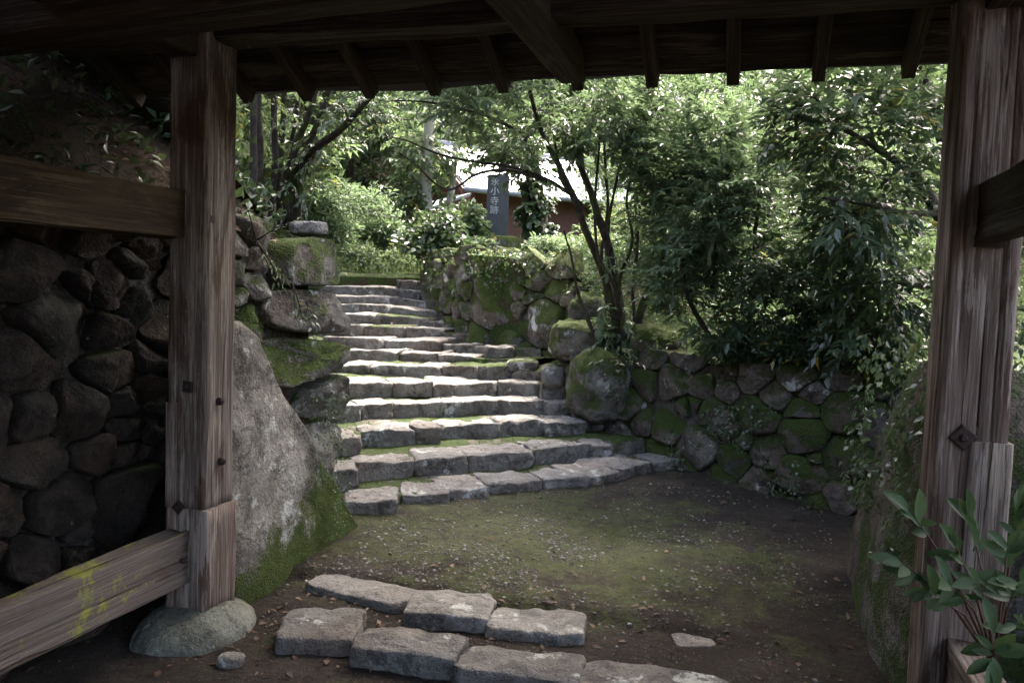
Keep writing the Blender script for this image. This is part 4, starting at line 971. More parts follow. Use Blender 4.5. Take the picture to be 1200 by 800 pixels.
def clump_plant(name, label, cat, base, ells, leaf, wood, seed, n_clump, per, L, W=0.5, droop=0.3, tpl=T_SIMPLE, trunk_r=0.08, group=None, clump_r=0.3, trunk=True, flat=0.5):
    """a bush or tree seen from some way off: limbs to leaf clumps, leaves over each clump's skin"""
    rng = np.random.default_rng(seed); base = Vector(base); e = empty(name, base, label=label, cat=cat, group=group)
    tot = sum(x[2] for x in ells); C = crown_points([(c, r, max(1, int(n_clump * w / tot))) for c, r, w in ells], rng, 0.0, 1, 0.33)
    top = Vector(C.mean(0).tolist()); mb = MB(); pts = [base - Vector((0, 0, 0.2)), base.lerp(top, 0.35) + Vector((rng.normal(0, .08), rng.normal(0, .08), 0)), base.lerp(top, 0.7), top]
    P = smooth_line(pts, 5); rad = [trunk_r * (1 - 0.7 * i / (len(P) - 1)) for i in range(len(P))]
    mb.tube(P, rad, 8, 0.2); grow(mb, [tuple(p) for p in P[2:]], rad[2:], C, rng=rng, r_tip=trunk_r * 0.12, sides=4); mb.build('trunk', wood, e)
    cr = clump_r * rng.uniform(0.6, 1.3, len(C)); v = unit(rng.normal(size=(len(C) * per, 3))); v[:, 2] = np.where(v[:, 2] < -0.3, -v[:, 2], v[:, 2])
    rr = np.repeat(cr, per)[:, None] * (rng.random((len(v), 1)) ** 0.35); pos = np.repeat(C, per, 0) + v * rr * np.array([1.15, 1.15, 0.7])
    d = v + rng.normal(0, 0.5, v.shape); d[:, 2] -= droop; nm = v * 0.5 + np.array([0, 0, flat]) + rng.normal(0, 0.35, v.shape)
    rnd = np.clip(0.5 + 0.22 * np.repeat(rng.normal(size=len(C)), per) + rng.normal(0, 0.15, len(v)), 0, 1)
    leaf_object('crown', pos, d, nm, L * rng.uniform(0.6, 1.3, len(v)), W, rnd, leaf, e, tpl)
    return e

LM = {}
LM['nandina'] = leaf_mat('leaf_blue_green', ((0.040, 0.070, 0.040), (0.078, 0.120, 0.068), (0.13, 0.172, 0.10)), 0.45, 0.32, 0.65)
LM['gloss'] = leaf_mat('leaf_gloss', ((0.042, 0.075, 0.042), (0.085, 0.130, 0.075), (0.14, 0.185, 0.115)), 0.45, 0.30, 0.7)
LM['dark'] = leaf_mat('leaf_dark', ((0.020, 0.036, 0.018), (0.036, 0.062, 0.032), (0.06, 0.095, 0.045)), 0.34, 0.32, 0.6, yellow=0.02)
LM['fresh'] = leaf_mat('leaf_fresh', ((0.042, 0.068, 0.034), (0.080, 0.120, 0.060), (0.14, 0.185, 0.10)), 0.45, 0.45, 0.4, yellow=0.02)
LM['pale'] = leaf_mat('leaf_pale', ((0.055, 0.090, 0.050), (0.10, 0.150, 0.085), (0.16, 0.21, 0.13)), 0.42, 0.42, 0.45)
LM['forest'] = leaf_mat('leaf_forest', ((0.030, 0.048, 0.026), (0.058, 0.085, 0.045), (0.10, 0.14, 0.075)), 0.42, 0.45, 0.4)
LM['ivy'] = leaf_mat('leaf_ivy', ((0.022, 0.042, 0.018), (0.045, 0.075, 0.032), (0.08, 0.115, 0.05)), 0.25, 0.30, 0.6)
LM['grass'] = leaf_mat('leaf_grass', ((0.04, 0.07, 0.015), (0.075, 0.115, 0.028), (0.14, 0.17, 0.05)), 0.35, 0.5, 0.3)
LM['dry'] = leaf_mat('leaf_dry', ((0.03, 0.015, 0.010), (0.075, 0.036, 0.022), (0.18, 0.12, 0.085)), 0.1, 0.6, 0.3)
LM['camellia'] = leaf_mat('leaf_camellia', ((0.014, 0.032, 0.010), (0.028, 0.056, 0.018), (0.05, 0.085, 0.03)), 0.2, 0.55, 0.2)
BK = bark_mat('bark_mossy', ((0.016, 0.013, 0.010), (0.042, 0.034, 0.027), (0.085, 0.073, 0.06)), 0.28)
BKD = bark_mat('bark_dark', ((0.018, 0.014, 0.011), (0.04, 0.032, 0.026), (0.08, 0.068, 0.055)), 0.15)
BKP = bark_mat('bark_pale', ((0.09, 0.075, 0.06), (0.17, 0.15, 0.13), (0.28, 0.26, 0.23)), 0.3, 0.6)

def A(px_, py_, d): return at_d(px_, py_, d)
def E(px_, py_, d, rx, ry, rz, n): return (tuple(at_d(px_, py_, d)), (rx, ry, rz), n)

# --- multi-stemmed tree on the terrace edge right of the steps
stem_tree('multi_stem_tree', 'mossy multi-stemmed tree with drooping blue-green leaves right of the steps', 'tree', [
 ([A(727, 425, 8.2), A(722, 380, 8.2), A(708, 320, 8.15), A(684, 262, 8.05), A(664, 214, 7.95), A(640, 165, 7.85), A(622, 110, 7.7), A(612, 60, 7.6)], 0.052, 0.016),
 ([A(730, 425, 8.3), A(728, 370, 8.3), A(716, 300, 8.35), A(697, 240, 8.4), A(680, 190, 8.4), A(672, 130, 8.4), A(668, 70, 8.4)], 0.062, 0.02),
 ([A(735, 428, 8.25), A(746, 388, 8.2), A(758, 345, 8.1), A(775, 305, 8.0), A(796, 265, 7.9), A(812, 236, 7.8), A(830, 190, 7.7)], 0.058, 0.016),
 ([A(730, 420, 8.1), A(728, 370, 8.05), A(718, 330, 8.0), A(703, 300, 8.0), A(698, 250, 8.0), A(700, 200, 8.0), A(704, 150, 8.0)], 0.022, 0.010),
 ([A(716, 330, 8.1), A(712, 290, 8.15), A(715, 250, 8.2), A(724, 205, 8.2), A(735, 160, 8.2)], 0.022, 0.010),
 ([A(738, 425, 8.3), A(744, 380, 8.35), A(742, 330, 8.4), A(748, 270, 8.45), A(752, 210, 8.5), A(764, 150, 8.5)], 0.024, 0.010),
 ([A(722, 420, 8.35), A(712, 360, 8.45), A(706, 300, 8.5), A(712, 240, 8.55), A(708, 180, 8.6), A(716, 120, 8.6)], 0.026, 0.012),
 ([A(728, 390, 8.2), A(726, 330, 8.1), A(740, 280, 8.0), A(736, 230, 8.0), A(748, 180, 8.0)], 0.020, 0.009),
 ([A(690, 250, 8.3), A(660, 215, 8.2), A(652, 170, 8.2), A(640, 120, 8.2)], 0.022, 0.010),
 ([A(708, 410, 8.1), A(690, 375, 8.1), A(676, 340, 8.1), A(668, 300, 8.1), A(660, 270, 8.1)], 0.026, 0.008),
 ([A(670, 228, 7.95), A(640, 210, 7.7), A(600, 196, 7.4), A(560, 190, 7.2), A(520, 182, 7.0), A(480, 166, 6.8), A(455, 160, 6.7)], 0.022, 0.005),
 ([A(640, 212, 7.7), A(600, 200, 7.3), A(560, 204, 7.1), A(530, 222, 7.0), A(508, 214, 6.9), A(490, 196, 6.8), A(468, 178, 6.7)], 0.018, 0.005),
 ([A(620, 160, 7.8), A(580, 140, 7.5), A(540, 128, 7.2), A(500, 120, 7.0), A(460, 118, 6.9)], 0.018, 0.006),
 ], [E(640, 125, 7.9, 1.0, 0.9, 0.40, 210), E(590, 176, 7.5, 0.32, 0.5, 0.13, 36), E(740, 140, 8.2, 0.85, 0.9, 0.52, 210), E(622, 200, 7.6, 0.14, 0.2, 0.12, 16), E(700, 160, 7.7, 0.5, 0.5, 0.20, 70), E(640, 50, 7.9, 1.2, 1.1, 0.7, 170),
     E(500, 122, 7.0, 0.55, 0.5, 0.18, 60), E(560, 90, 7.2, 0.8, 0.7, 0.26, 100), E(775, 225, 8.3, 0.45, 0.6, 0.35, 70), E(600, -60, 7.6, 1.7, 1.4, 0.7, 150), E(724, 395, 8.1, 0.16, 0.16, 0.30, 40), E(712, 330, 8.1, 0.12, 0.12, 0.3, 18)],  # the highest, widest crown lobe is out of view, added to shade the court
 LM['nandina'], BK, 11, n_leaf=18, tl=0.24, L=0.09, W=0.33, droop=0.15, gate=0.32)

# --- broad arching shrub behind the low wall
stem_tree('arching_shrub', 'broad arching shrub with pointed leaves behind the low shaded wall', 'shrub', [
 ([A(868, 424, 7.3), A(842, 408, 7.2), A(826, 385, 7.1), A(808, 350, 7.0), A(800, 310, 7.0), A(806, 262, 7.0)], 0.035, 0.012),
 ([A(872, 424, 7.3), A(880, 395, 7.2), A(912, 372, 7.0), A(946, 362, 6.9), A(985, 350, 6.8)], 0.03, 0.01),
 ([A(870, 424, 7.35), A(876, 380, 7.4), A(884, 330, 7.4), A(886, 270, 7.3), A(892, 200, 7.2), A(900, 140, 7.2)], 0.032, 0.012),
 ([A(866, 424, 7.4), A(858, 360, 7.5), A(850, 300, 7.6), A(842, 220, 7.6), A(846, 150, 7.6)], 0.03, 0.01),
 ], [E(830, 300, 7.0, 0.55, 0.6, 0.45, 170), E(900, 260, 6.8, 0.75, 0.7, 0.55, 260), E(850, 195, 7.3, 0.70, 0.7, 0.45, 200), E(960, 300, 6.6, 0.55, 0.6, 0.5, 160), E(920, 355, 6.7, 0.7, 0.5, 0.25, 110), E(940, 190, 7.0, 0.7, 0.7, 0.45, 170), E(800, 240, 7.4, 0.4, 0.5, 0.4, 90), E(860, 120, 7.3, 0.9, 0.8, 0.4, 130), E(800, 330, 7.3, 0.35, 0.4, 0.3, 70), E(790, 190, 7.5, 0.5, 0.5, 0.35, 100), E(1000, 380, 6.5, 0.5, 0.4, 0.22, 70), E(880, 390, 6.9, 0.5, 0.3, 0.12, 40)],
 LM['gloss'], BKD, 12, n_leaf=13, tl=0.22, L=0.095, W=0.36, droop=0.02, gate=0.42, gs=2.0)

# --- dark tree overhanging from the right
stem_tree('overhanging_tree', 'dark-leaved tree leaning in beside the right gate post', 'tree', [
 ([UD(3.25, 6.2, 1.0), A(1128, 340, 6.0), A(1100, 250, 5.9), A(1070, 205, 5.8), A(1035, 178, 5.7), A(990, 150, 5.6)], 0.07, 0.015),
 ([UD(3.3, 6.2, 1.0), A(1130, 300, 6.2), A(1112, 200, 6.2), A(1090, 110, 6.1), A(1060, 40, 6.0)], 0.07, 0.02),
 ([A(1100, 250, 5.9), A(1060, 250, 5.7), A(1010, 238, 5.5), A(965, 232, 5.4)], 0.03, 0.008),
 ([A(1128, 340, 6.0), A(1080, 335, 5.9), A(1030, 330, 5.8), A(990, 338, 5.7)], 0.028, 0.008),
 ], [E(1030, 160, 5.7, 0.5, 0.6, 0.42, 170), E(960, 140, 5.6, 0.42, 0.5, 0.30, 90), E(1050, 290, 5.8, 0.36, 0.5, 0.45, 130), E(1000, 250, 5.6, 0.35, 0.5, 0.30, 70), E(1060, 60, 6.0, 0.8, 0.8, 0.4, 60), E(1030, 380, 5.9, 0.35, 0.4, 0.25, 60)],
 LM['dark'], BKD, 13, n_leaf=12, tl=0.24, L=0.10, W=0.42, droop=0.2, gate=0.36, gs=2.2)

# --- vine-clad shrub on the left bank
stem_tree('bank_shrub', 'vine-clad shrub of leaning mossy stems on the bank above the left wall', 'shrub', [
 ([A(338, 268, 6.4), A(334, 225, 6.3), A(342, 190, 6.2), A(352, 160, 6.2), A(366, 120, 6.1), A(378, 80, 6.1)], 0.045, 0.016),
 ([A(340, 268, 6.4), A(344, 210, 6.3), A(358, 180, 6.2), A(374, 140, 6.1), A(386, 105, 6.0), A(392, 70, 6.0)], 0.04, 0.014),
 ([A(346, 262, 6.4), A(352, 215, 6.3), A(366, 180, 6.1), A(388, 160, 5.9), A(412, 138, 5.8), A(432, 115, 5.7), A(446, 100, 5.6)], 0.042, 0.016),
 ([A(330, 270, 6.4), A(326, 220, 6.4), A(330, 170, 6.4), A(332, 110, 6.4), A(330, 60, 6.4)], 0.034, 0.018),
 ([A(336, 268, 6.5), A(338, 200, 6.5), A(344, 150, 6.5), A(349, 100, 6.5)], 0.026, 0.014)],
 [E(372, 150, 6.1, 0.30, 0.3, 0.25, 40), E(420, 132, 5.8, 0.25, 0.25, 0.12, 46), E(345, 200, 6.2, 0.2, 0.2, 0.3, 30), E(380, 70, 6.0, 0.6, 0.5, 0.25, 80), E(330, 130, 6.6, 0.4, 0.4, 0.4, 40)],
 LM['ivy'], BK, 14, n_leaf=9, tl=0.13, L=0.05, W=0.5, droop=0.4)
for k, (a, lb) in enumerate(((303, 'taller bare grey trunk on the left bank close to the gate post'), (297, 'slim bare grey trunk at the very edge of the left gate post'), (322, 'slender dark trunk between the bare trunks and the vine-clad shrub'))):
    d = (6.0, 5.8, 6.2)[k]
    stem_tree('slim_tree', lb, 'tree', [([A(a - 2, 300, d), A(a - 3, 240, d), A(a + 1, 180, d), A(a - 1, 120, d), A(a + 2, 40, d), A(a + 2, -40, d)], (0.034, 0.03, 0.028)[k], 0.02)],
              [E(a + 5, 20, d, 0.5, 0.5, 0.3, 40), E(a - 10, 130, d + .3, 0.3, 0.3, 0.4, 24)], LM['fresh'], BKD, 60 + k, n_leaf=9, tl=0.18, L=0.06, W=0.45, group='slim trees on the left bank')

# --- by the monument
stem_tree('vine_clad_tree', 'pale-trunked tree wrapped in climbing leaves left of the monument', 'tree', [
 ([A(497, 300, 14.6), A(498, 255, 14.6), A(499, 205, 14.6), A(502, 160, 14.6), A(506, 100, 14.6)], 0.14, 0.09),
 ([A(513, 295, 14.8), A(522, 255, 14.8), A(530, 215, 14.9), A(534, 170, 15)], 0.10, 0.05)],
 [E(500, 190, 14.6, 0.5, 0.5, 0.5, 70), E(530, 185, 14.9, 0.3, 0.35, 0.4, 22), E(485, 235, 14.4, 0.22, 0.3, 0.5, 40), E(505, 130, 14.8, 1.2, 1.0, 0.6, 130), E(526, 240, 14.7, 0.12, 0.12, 0.4, 5)], LM['fresh'], BKP, 15, n_leaf=12, tl=0.3, L=0.13, W=0.55, droop=0.4)
stem_tree('ivy_clad_trunk', 'ivy-covered tree trunk just right of the monument', 'tree', [
 ([A(634, 300, 14.4), A(632, 265, 14.4), A(628, 225, 14.4), A(622, 180, 14.4), A(616, 130, 14.4)], 0.20, 0.12),
 ([A(624, 300, 14.3), A(620, 260, 14.3), A(612, 215, 14.3)], 0.10, 0.06)],
 [E(627, 245, 14.3, 0.24, 0.26, 0.62, 120), E(636, 275, 14.2, 0.28, 0.25, 0.3, 60), E(615, 170, 14.5, 0.8, 0.8, 0.5, 90)], LM['ivy'], BK, 16, n_leaf=11, tl=0.16, L=0.11, W=0.75, droop=0.6)
ZB = 2.15
clump_plant('ivy_bush', 'rounded ivy bush on the wall top left of the monument', 'bush', A(513, 303, 12.6), [(tuple(A(512, 272, 12.6)), (0.42, 0.4, 0.33), 1), (tuple(A(492, 290, 12.4)), (0.3, 0.3, 0.2), .5)], LM['ivy'], BKD, 31, 46, 46, 0.095, 0.75, 0.5, T_FULL, 0.03, clump_r=0.15)
clump_plant('ivy_bush', 'narrow upright leafy bush against the left side of the monument', 'bush', A(553, 303, 13.4), [(tuple(A(554, 270, 13.6)), (0.15, 0.2, 0.42), 1), (tuple(A(550, 292, 13.2)), (0.32, 0.3, 0.12), .5)], LM['fresh'], BKD, 32, 46, 46, 0.10, 0.7, 0.5, T_FULL, 0.03, clump_r=0.15)
clump_plant('shrub', 'large pale green shrub beyond the top of the steps', 'shrub', A(425, 300, 16.5), [(tuple(A(425, 262, 16.5)), (0.95, 0.9, 0.75), 1), (tuple(A(452, 285, 15.8)), (0.5, 0.5, 0.4), .4)], LM['pale'], BKD, 33, 90, 60, 0.13, 0.38, 0.45, T_SIMPLE, 0.06, clump_r=0.30)
clump_plant('shrub', 'pale green shrub partly hidden by the left wall corner', 'shrub', A(378, 300, 15.0), [(tuple(A(378, 255, 15)), (0.75, 0.8, 0.70), 1)], LM['pale'], BKD, 34, 70, 60, 0.12, 0.38, 0.45, T_SIMPLE, 0.06, clump_r=0.28)
clump_plant('shrub', 'low bright shrub beside the path at the stair top', 'shrub', A(440, 320, 14.2), [(tuple(A(425, 305, 14.4)), (0.55, 0.4, 0.22), 1), (tuple(A(462, 302, 14.8)), (0.35, 0.4, 0.2), .5)], LM['fresh'], BKD, 35, 46, 44, 0.08, 0.4, 0.3, T_SIMPLE, 0.03, clump_r=0.15)
clump_plant('shrub', 'feathery young shrub on the terrace behind the multi-stemmed tree', 'shrub', A(790, 385, 9.8), [(tuple(A(785, 300, 9.8)), (0.6, 0.6, 0.8), 1), (tuple(A(770, 350, 9.5)), (0.4, 0.4, 0.3), .4)], LM['fresh'], BKD, 36, 80, 50, 0.075, 0.34, 0.45, T_SIMPLE, 0.03, clump_r=0.2)
clump_plant('shrub', 'sunlit shrub in front of the house roof end', 'shrub', A(735, 310, 13.0), [(tuple(A(745, 270, 13)), (0.8, 0.8, 0.7), 1), (tuple(A(690, 295, 12.5)), (0.6, 0.5, 0.25), .4)], LM['fresh'], BKD, 37, 90, 50, 0.09, 0.36, 0.45, T_SIMPLE, 0.04, clump_r=0.24)
clump_plant('shrub', 'leafy shrub deep in the shade behind the arching shrub', 'shrub', A(960, 400, 8.6), [(tuple(A(960, 330, 8.6)), (0.9, 0.8, 0.8), 1), (tuple(A(900, 370, 8.4)), (0.5, 0.5, 0.4), .3)], LM['fresh'], BKD, 38, 90, 50, 0.08, 0.38, 0.4, T_SIMPLE, 0.04, clump_r=0.24)
clump_plant('shrub', 'tall sunlit shrub high behind the arching shrub', 'shrub', A(900, 330, 11.0), [(tuple(A(900, 200, 11)), (1.5, 1.2, 1.2), 1)], LM['pale'], BKD, 39, 130, 56, 0.11, 0.38, 0.4, T_SIMPLE, 0.06, clump_r=0.34)

fill = [(880, 412, 7.0, (0.32, 0.22, 0.10), 'dark', 'dark leaves hanging over the middle of the low wall top'), (950, 410, 6.6, (0.40, 0.25, 0.13), 'dark', 'dark leaves hanging over the low wall top below the leaning tree'), (1015, 408, 6.2, (0.32, 0.25, 0.16), 'dark', 'dark leaves crowding the end of the low wall beside the ivy'), (800, 165, 9.2, (0.9, 0.8, 0.65), 'pale', 'pale leafy bush above and behind the left side of the arching shrub'), (745, 205, 10.2, (0.7, 0.7, 0.5), 'pale', 'pale feathery bush right behind the multi-stemmed tree crown'), (840, 390, 8.9, (0.5, 0.5, 0.35), 'fresh', 'low bushy shrub on the terrace just left of the arching shrub'), (1010, 395, 7.2, (0.6, 0.5, 0.5), 'forest', 'shadowy shrub over the end of the low wall'),
 (905, 395, 7.9, (0.7, 0.5, 0.28), 'fresh', 'low leafy growth beneath the arching shrub branches'), (1060, 330, 8.5, (0.9, 0.8, 0.9), 'forest', 'tall shadowy shrub close beside the right gate post'),
 (655, 296, 11.3, (0.5, 0.35, 0.16), 'pale', 'low weeds on the wall top right of the monument'),
 (700, 300, 10.8, (0.5, 0.4, 0.24), 'fresh', 'knee-high weeds behind the stems of the multi-stemmed tree'), (760, 330, 10.4, (0.6, 0.5, 0.35), 'pale', 'leafy bush seen between the stems and the arching shrub'),
 (850, 330, 10.5, (0.9, 0.8, 0.7), 'fresh', 'mid-height bush in the gap behind the arching shrub'), (1000, 230, 9.5, (1.0, 0.9, 0.9), 'forest', 'tall bush behind the leaning dark-leaved tree'),
 (985, 345, 9.6, (0.9, 0.8, 0.6), 'dark', 'dark bush low in the shade right of the arching shrub'), (1070, 260, 10.5, (1.2, 1.0, 1.1), 'dark', 'dark bush against the inner edge of the right gate post'), (930, 290, 12, (1.2, 1.0, 1.0), 'forest', 'bush deep behind the arching shrub crown'), (1040, 400, 7.6, (0.5, 0.4, 0.4), 'dark', 'dark low bush where the low wall meets the right slab')]
for k, (a, b, d, r, lm_, lb) in enumerate(fill):
    c = A(a, b, d); u, _q = to_ud(c); clump_plant('shrub', lb, 'shrub', (c.x, c.y, min(terrace_z(u, d), c.z - 0.05)), [(tuple(c), r, 1)], LM[lm_], BKD, 300 + k, int(50 + 40 * r[0]), 52, 0.075, 0.4, 0.35, T_SIMPLE, 0.025, clump_r=0.12 + 0.16 * r[2], group='shrubs on the terrace')

# --- trees standing behind
bg = [ # px, py of crown centre, d, radii, leaf, label
 (415, 165, 21, (2.2, 2.0, 1.9), 'forest', 'dark evergreen tree behind the pale shrubs at the stair top'),
 (300, 130, 15, (1.7, 1.6, 2.0), 'fresh', 'bright leafy tree high on the left bank behind the slim trunks'),
 (470, 120, 24, (2.2, 2.0, 1.8), 'forest', 'grey-green tree above the lean-to awning of the house'),
 (560, 130, 26, (2.6, 2.2, 1.7), 'pale', 'pale tree rising behind the house ridge'),
 (690, 140, 27, (2.8, 2.4, 1.9), 'forest', 'dense tree behind the middle of the house'),
 (790, 170, 22, (2.4, 2.2, 2.4), 'pale', 'sunlit tree past the right end of the house'),
 (880, 120, 19, (2.4, 2.2, 2.0), 'fresh', 'bright yellow-green tree over the arching shrub'),
 (1000, 140, 15, (2.0, 2.0, 2.0), 'forest', 'shady tree behind the leaning dark-leaved tree'),
 (1010, 300, 11.5, (1.6, 1.4, 1.4), 'forest', 'dark bushy tree low behind the right gate post'),
 (75, 95, 8.5, (1.1, 1.1, 0.8), 'fresh', 'leafy tree glimpsed through the gap above the left upper rail'),
 (360, 60, 12, (1.6, 1.5, 1.1), 'forest', 'tree overhanging the stair top from the left bank'),
]
for k, (a, b, d, r, lm_, lb) in enumerate(bg):
    c = A(a, b, d); u, dd_ = to_ud(c); zg = terrace_z(u, min(d, 26)) if u > interp(min(d, 26), RW_D, RW_U) else (2.0 if d > 13 else 3.0)
    if k == 1: zg = 3.2
    if k == 9: zg = 3.6
    if k == 10: zg = 3.4
    sz = r[0] / 2.0
    clump_plant('broadleaf_tree', lb, 'tree', (c.x, c.y, min(zg, c.z - 0.3)), [(tuple(c), r, 1)], LM[lm_], BKD, 70 + k, 130, 62, 0.10 + 0.006 * d, 0.42, 0.4, T_SIMPLE, 0.12 * sz + 0.03, clump_r=0.42 * sz, group='trees behind the court')

# --- far wood on the hill
rng = np.random.default_rng(90); n = 80000; NC = 460
uu = rng.uniform(-26, 24, n); dd = 24 + 22 * rng.random(n) ** 1.3; pz = np.empty(n); keep = np.ones(n, bool); pp = np.empty((n, 3))
cu_ = rng.uniform(-36, 44, NC); cd_ = rng.uniform(24, 46, NC); cr_ = rng.uniform(1.2, 2.6, NC); ch_ = rng.uniform(1.5, 5.0, NC)
ci = rng.integers(0, NC, n); v = unit(rng.normal(size=(n, 3))); v[:, 2] = np.abs(v[:, 2]) * 1.0 - 0.2
for i in range(n):
    j = ci[i]; pp[i] = UD(cu_[j], cd_[j], 2.2 + max(cd_[j] - 24, 0) * 0.75 + ch_[j])
pp += v * (cr_[ci] * rng.uniform(0.75, 1.05, n))[:, None]
rnd = np.clip(0.45 + 0.25 * rng.normal(size=NC)[ci] + rng.normal(0, 0.15, n), 0, 1)
leaf_object('far_forest', pp, v + rng.normal(0, .5, v.shape) + np.array([0, 0, -.3]), v + np.array([0, 0, .5]) + rng.normal(0, .3, v.shape), 0.42 * rng.uniform(.6, 1.3, n), 0.5, rnd, LM['forest'], tpl=T_SIMPLE, kind='stuff', label='wooded slope filling the view behind the house')

# --- ground cover on the terraces and bank
def cover(name, label, n, sample, L, mat, seed, tpl=T_SIMPLE, W=0.4, up=0.6):
    rng = np.random.default_rng(seed); P = []
    while len(P) < n:
        q = sample(rng)
        if q is not None: P.append(q)
    P = np.array(P); d = rng.normal(size=P.shape); d[:, 2] = np.abs(d[:, 2]) * up + 0.2
    nm = np.array([0, 0, 1.0]) + rng.normal(0, .5, P.shape)
    cl = np.array([mnoise.noise(Vector(p * 1.7)) for p in P]); rnd = np.clip(0.5 + 0.5 * cl + rng.normal(0, .18, len(P)), 0, 1)
    return leaf_object(name, P, d, nm, L * rng.uniform(.5, 1.4, len(P)), W, rnd, mat, tpl=tpl, kind='stuff', label=label)
def s_terr(rng):
    d = 6.0 + 8.5 * rng.random(); w = interp(d, RW_D, RW_U) + 0.1; u = w + rng.random() ** 1.5 * 4.5
    if mnoise.noise(Vector((u * 1.1, d * 1.1, 5))) < -0.25: return None
    p = UD(u, d, terrace_z(u, d) + rng.random() ** 2 * (0.16 if d < 9 else 0.06)); return np.array(p)
cover('undergrowth', 'low green undergrowth on the terrace above the right walls', 15000, s_terr, 0.055, LM['fresh'], 91)
def s_terr2(rng):
    d = 9 + 11 * rng.random(); w = interp(d, RW_D, RW_U) + 0.1; u = w + rng.random() ** 1.3 * 6
    if d < 14.6 and -1.6 < u < 0.8: return None
    return np.array(UD(u, d, terrace_z(u, d) + rng.random() ** 2 * (0.3 if d > 15 else 0.10)))
cover('weeds', 'sunlit weeds around the monument and house', 9000, s_terr2, 0.10, LM['pale'], 92)
def s_path(rng):
    d = 12.8 + 7 * rng.random(); u = interp(d, [12, 14, 20, 27], [-3.7, -4.5, -6.6, -9.5]) * rng.random() + (interp(d, RW_D, RW_U)) * 1.0 * rng.random()
    return np.array(UD(u, d, interp(d, [12.6, 13.4, 18, 27], [1.72, 1.82, 2.05, 3.0]) + rng.random() ** 2 * 0.10))
cover('grass', 'grass along the path beyond the top step', 4000, s_path, 0.10, LM['grass'], 93, T_BLADE, 0.12, 1.5)
NB = len(LPs)
def s_bank(rng):
    i = rng.integers(2, 60); p = LPs[min(i, NB - 2)].lerp(LPs[min(i + 1, NB - 1)], rng.random()); t = (LPs[min(i + 1, NB - 1)] - LPs[max(i - 1, 0)]).normalized(); o = Vector((-t.y, t.x, 0)); e = rng.random() ** 1.3 * 4.5
    q = p + o * e; return np.array((q.x, q.y, hill_z(q, e) + rng.random() ** 2 * 0.25))
cover('undergrowth', 'tangled creepers and leaves on the left bank', 9000, s_bank, 0.075, LM['ivy'], 94, W=0.5)


c = UD(-4.6, -2.6, 4.2)  # unseen tree added to block light from behind left, darkening the wall
clump_plant('broadleaf_tree', 'added unseen tree behind the viewer, shading the left wall from the hillside', 'tree', (c.x, c.y, 2.0), [(tuple(c), (2.6, 3.0, 2.6), 1)], LM['forest'], BKD, 230, 150, 60, 0.3, 0.5, 0.4, T_SIMPLE, 0.16, clump_r=0.7, group='trees behind the court')

for k, (u, d, lb) in enumerate(((7.5, 9.5, 'leafy tree on the terrace well to the right, hidden by the right post'), (10.5, 14.0, 'farther leafy tree on the terrace to the right'), (12.0, 8.0, 'outermost leafy tree on the terrace to the right'))):
    c = UD(u, d, 3.6); clump_plant('broadleaf_tree', lb, 'tree', UD(u, d, terrace_z(u, d)), [(tuple(c), (2.3, 2.2, 1.8), 1)], LM['forest'], BKD, 240 + k, 120, 60, 0.17, 0.45, 0.4, T_SIMPLE, 0.14, clump_r=0.5, group='trees behind the court')

c = UD(0.9, 7.0, 7.4)  # canopy out of view, added to keep sun and sky off the court
clump_plant('broadleaf_tree', 'added tree with an unseen canopy high above the court to shade it', 'tree', UD(4.4, 8.8, 1.6), [(tuple(c), (2.6, 1.9, 0.8), 1)], LM['forest'], BKD, 231, 120, 60, 0.20, 0.5, 0.4, T_SIMPLE, 0.16, clump_r=0.5, group='trees behind the court')
c = UD(2.9, 4.9, 4.9)  # crown out of view, added to darken the right slab and wall end
clump_plant('broadleaf_tree', 'added tree beside the right end of the gate roof, its unseen crown shading the court', 'tree', UD(4.3, 5.4, 1.2), [(tuple(c), (1.7, 1.5, 0.8), 1)], LM['forest'], BKD, 232, 90, 60, 0.15, 0.5, 0.4, T_SIMPLE, 0.12, clump_r=0.4, group='trees behind the court')
# ------------------------------------------------------------------ small plants
def ivy_on(name, label, mapf, dom, n, L, mat, seed, off=0.05, gate=-0.1, cat='ivy'):
    rng = np.random.default_rng(seed); P = []; D = []; N = []
    g = 0
    while len(P) < n and g < n * 8:
        g += 1; s, t = rng.uniform(dom[0], dom[2]), rng.uniform(dom[1], dom[3])
        if mnoise.noise(Vector((s * 2.3, t * 2.3, seed))) < gate: continue
        p = mapf(s, t, off + rng.random() ** 2 * 0.10); q = mapf(s, t, off + 0.2); nn = np.array(q - mapf(s, t, 0)); nn /= np.linalg.norm(nn)
        P.append(tuple(p)); D.append(np.array([0, 0, -0.8]) + rng.normal(0, .5, 3) + nn * 0.4); N.append(nn + rng.normal(0, .35, 3) + np.array([0, 0, 0.3]))
    P = np.array(P); rnd = np.clip(0.5 + rng.normal(0, .25, len(P)), 0, 1)
    return leaf_object(name, P, D, N, L * rng.uniform(.5, 1.3, len(P)), 0.75, rnd, mat, tpl=T_FULL, label=label, cat=cat)
ivy_on('ivy', 'ivy spilling over the dark boulder slab behind the right post', rm, (3.45, 0.55, 5.2, 1.45), 620, 0.042, LM['ivy'], 101, 0.07, -0.05)
tag(ivy_on('creeping_fig', 'fine bright creeper running down the tall left boulder slab', lm, (4.02, 0.12, 4.35, 0.98), 620, 0.016, LM['fresh'], 102, 0.055, 0.0, 'creeper'), kind='stuff')
wlm = lambda s, t, n: wlow.map(s, t, n)
ivy_on('creeper', 'small-leaved creeper spread over the low shaded wall', wlm, (1.2, 0.05, 2.6, 0.75), 520, 0.028, LM['ivy'], 103, 0.07, 0.12, 'creeper')
wum = lambda s, t, n: wu.map(s, t, n)
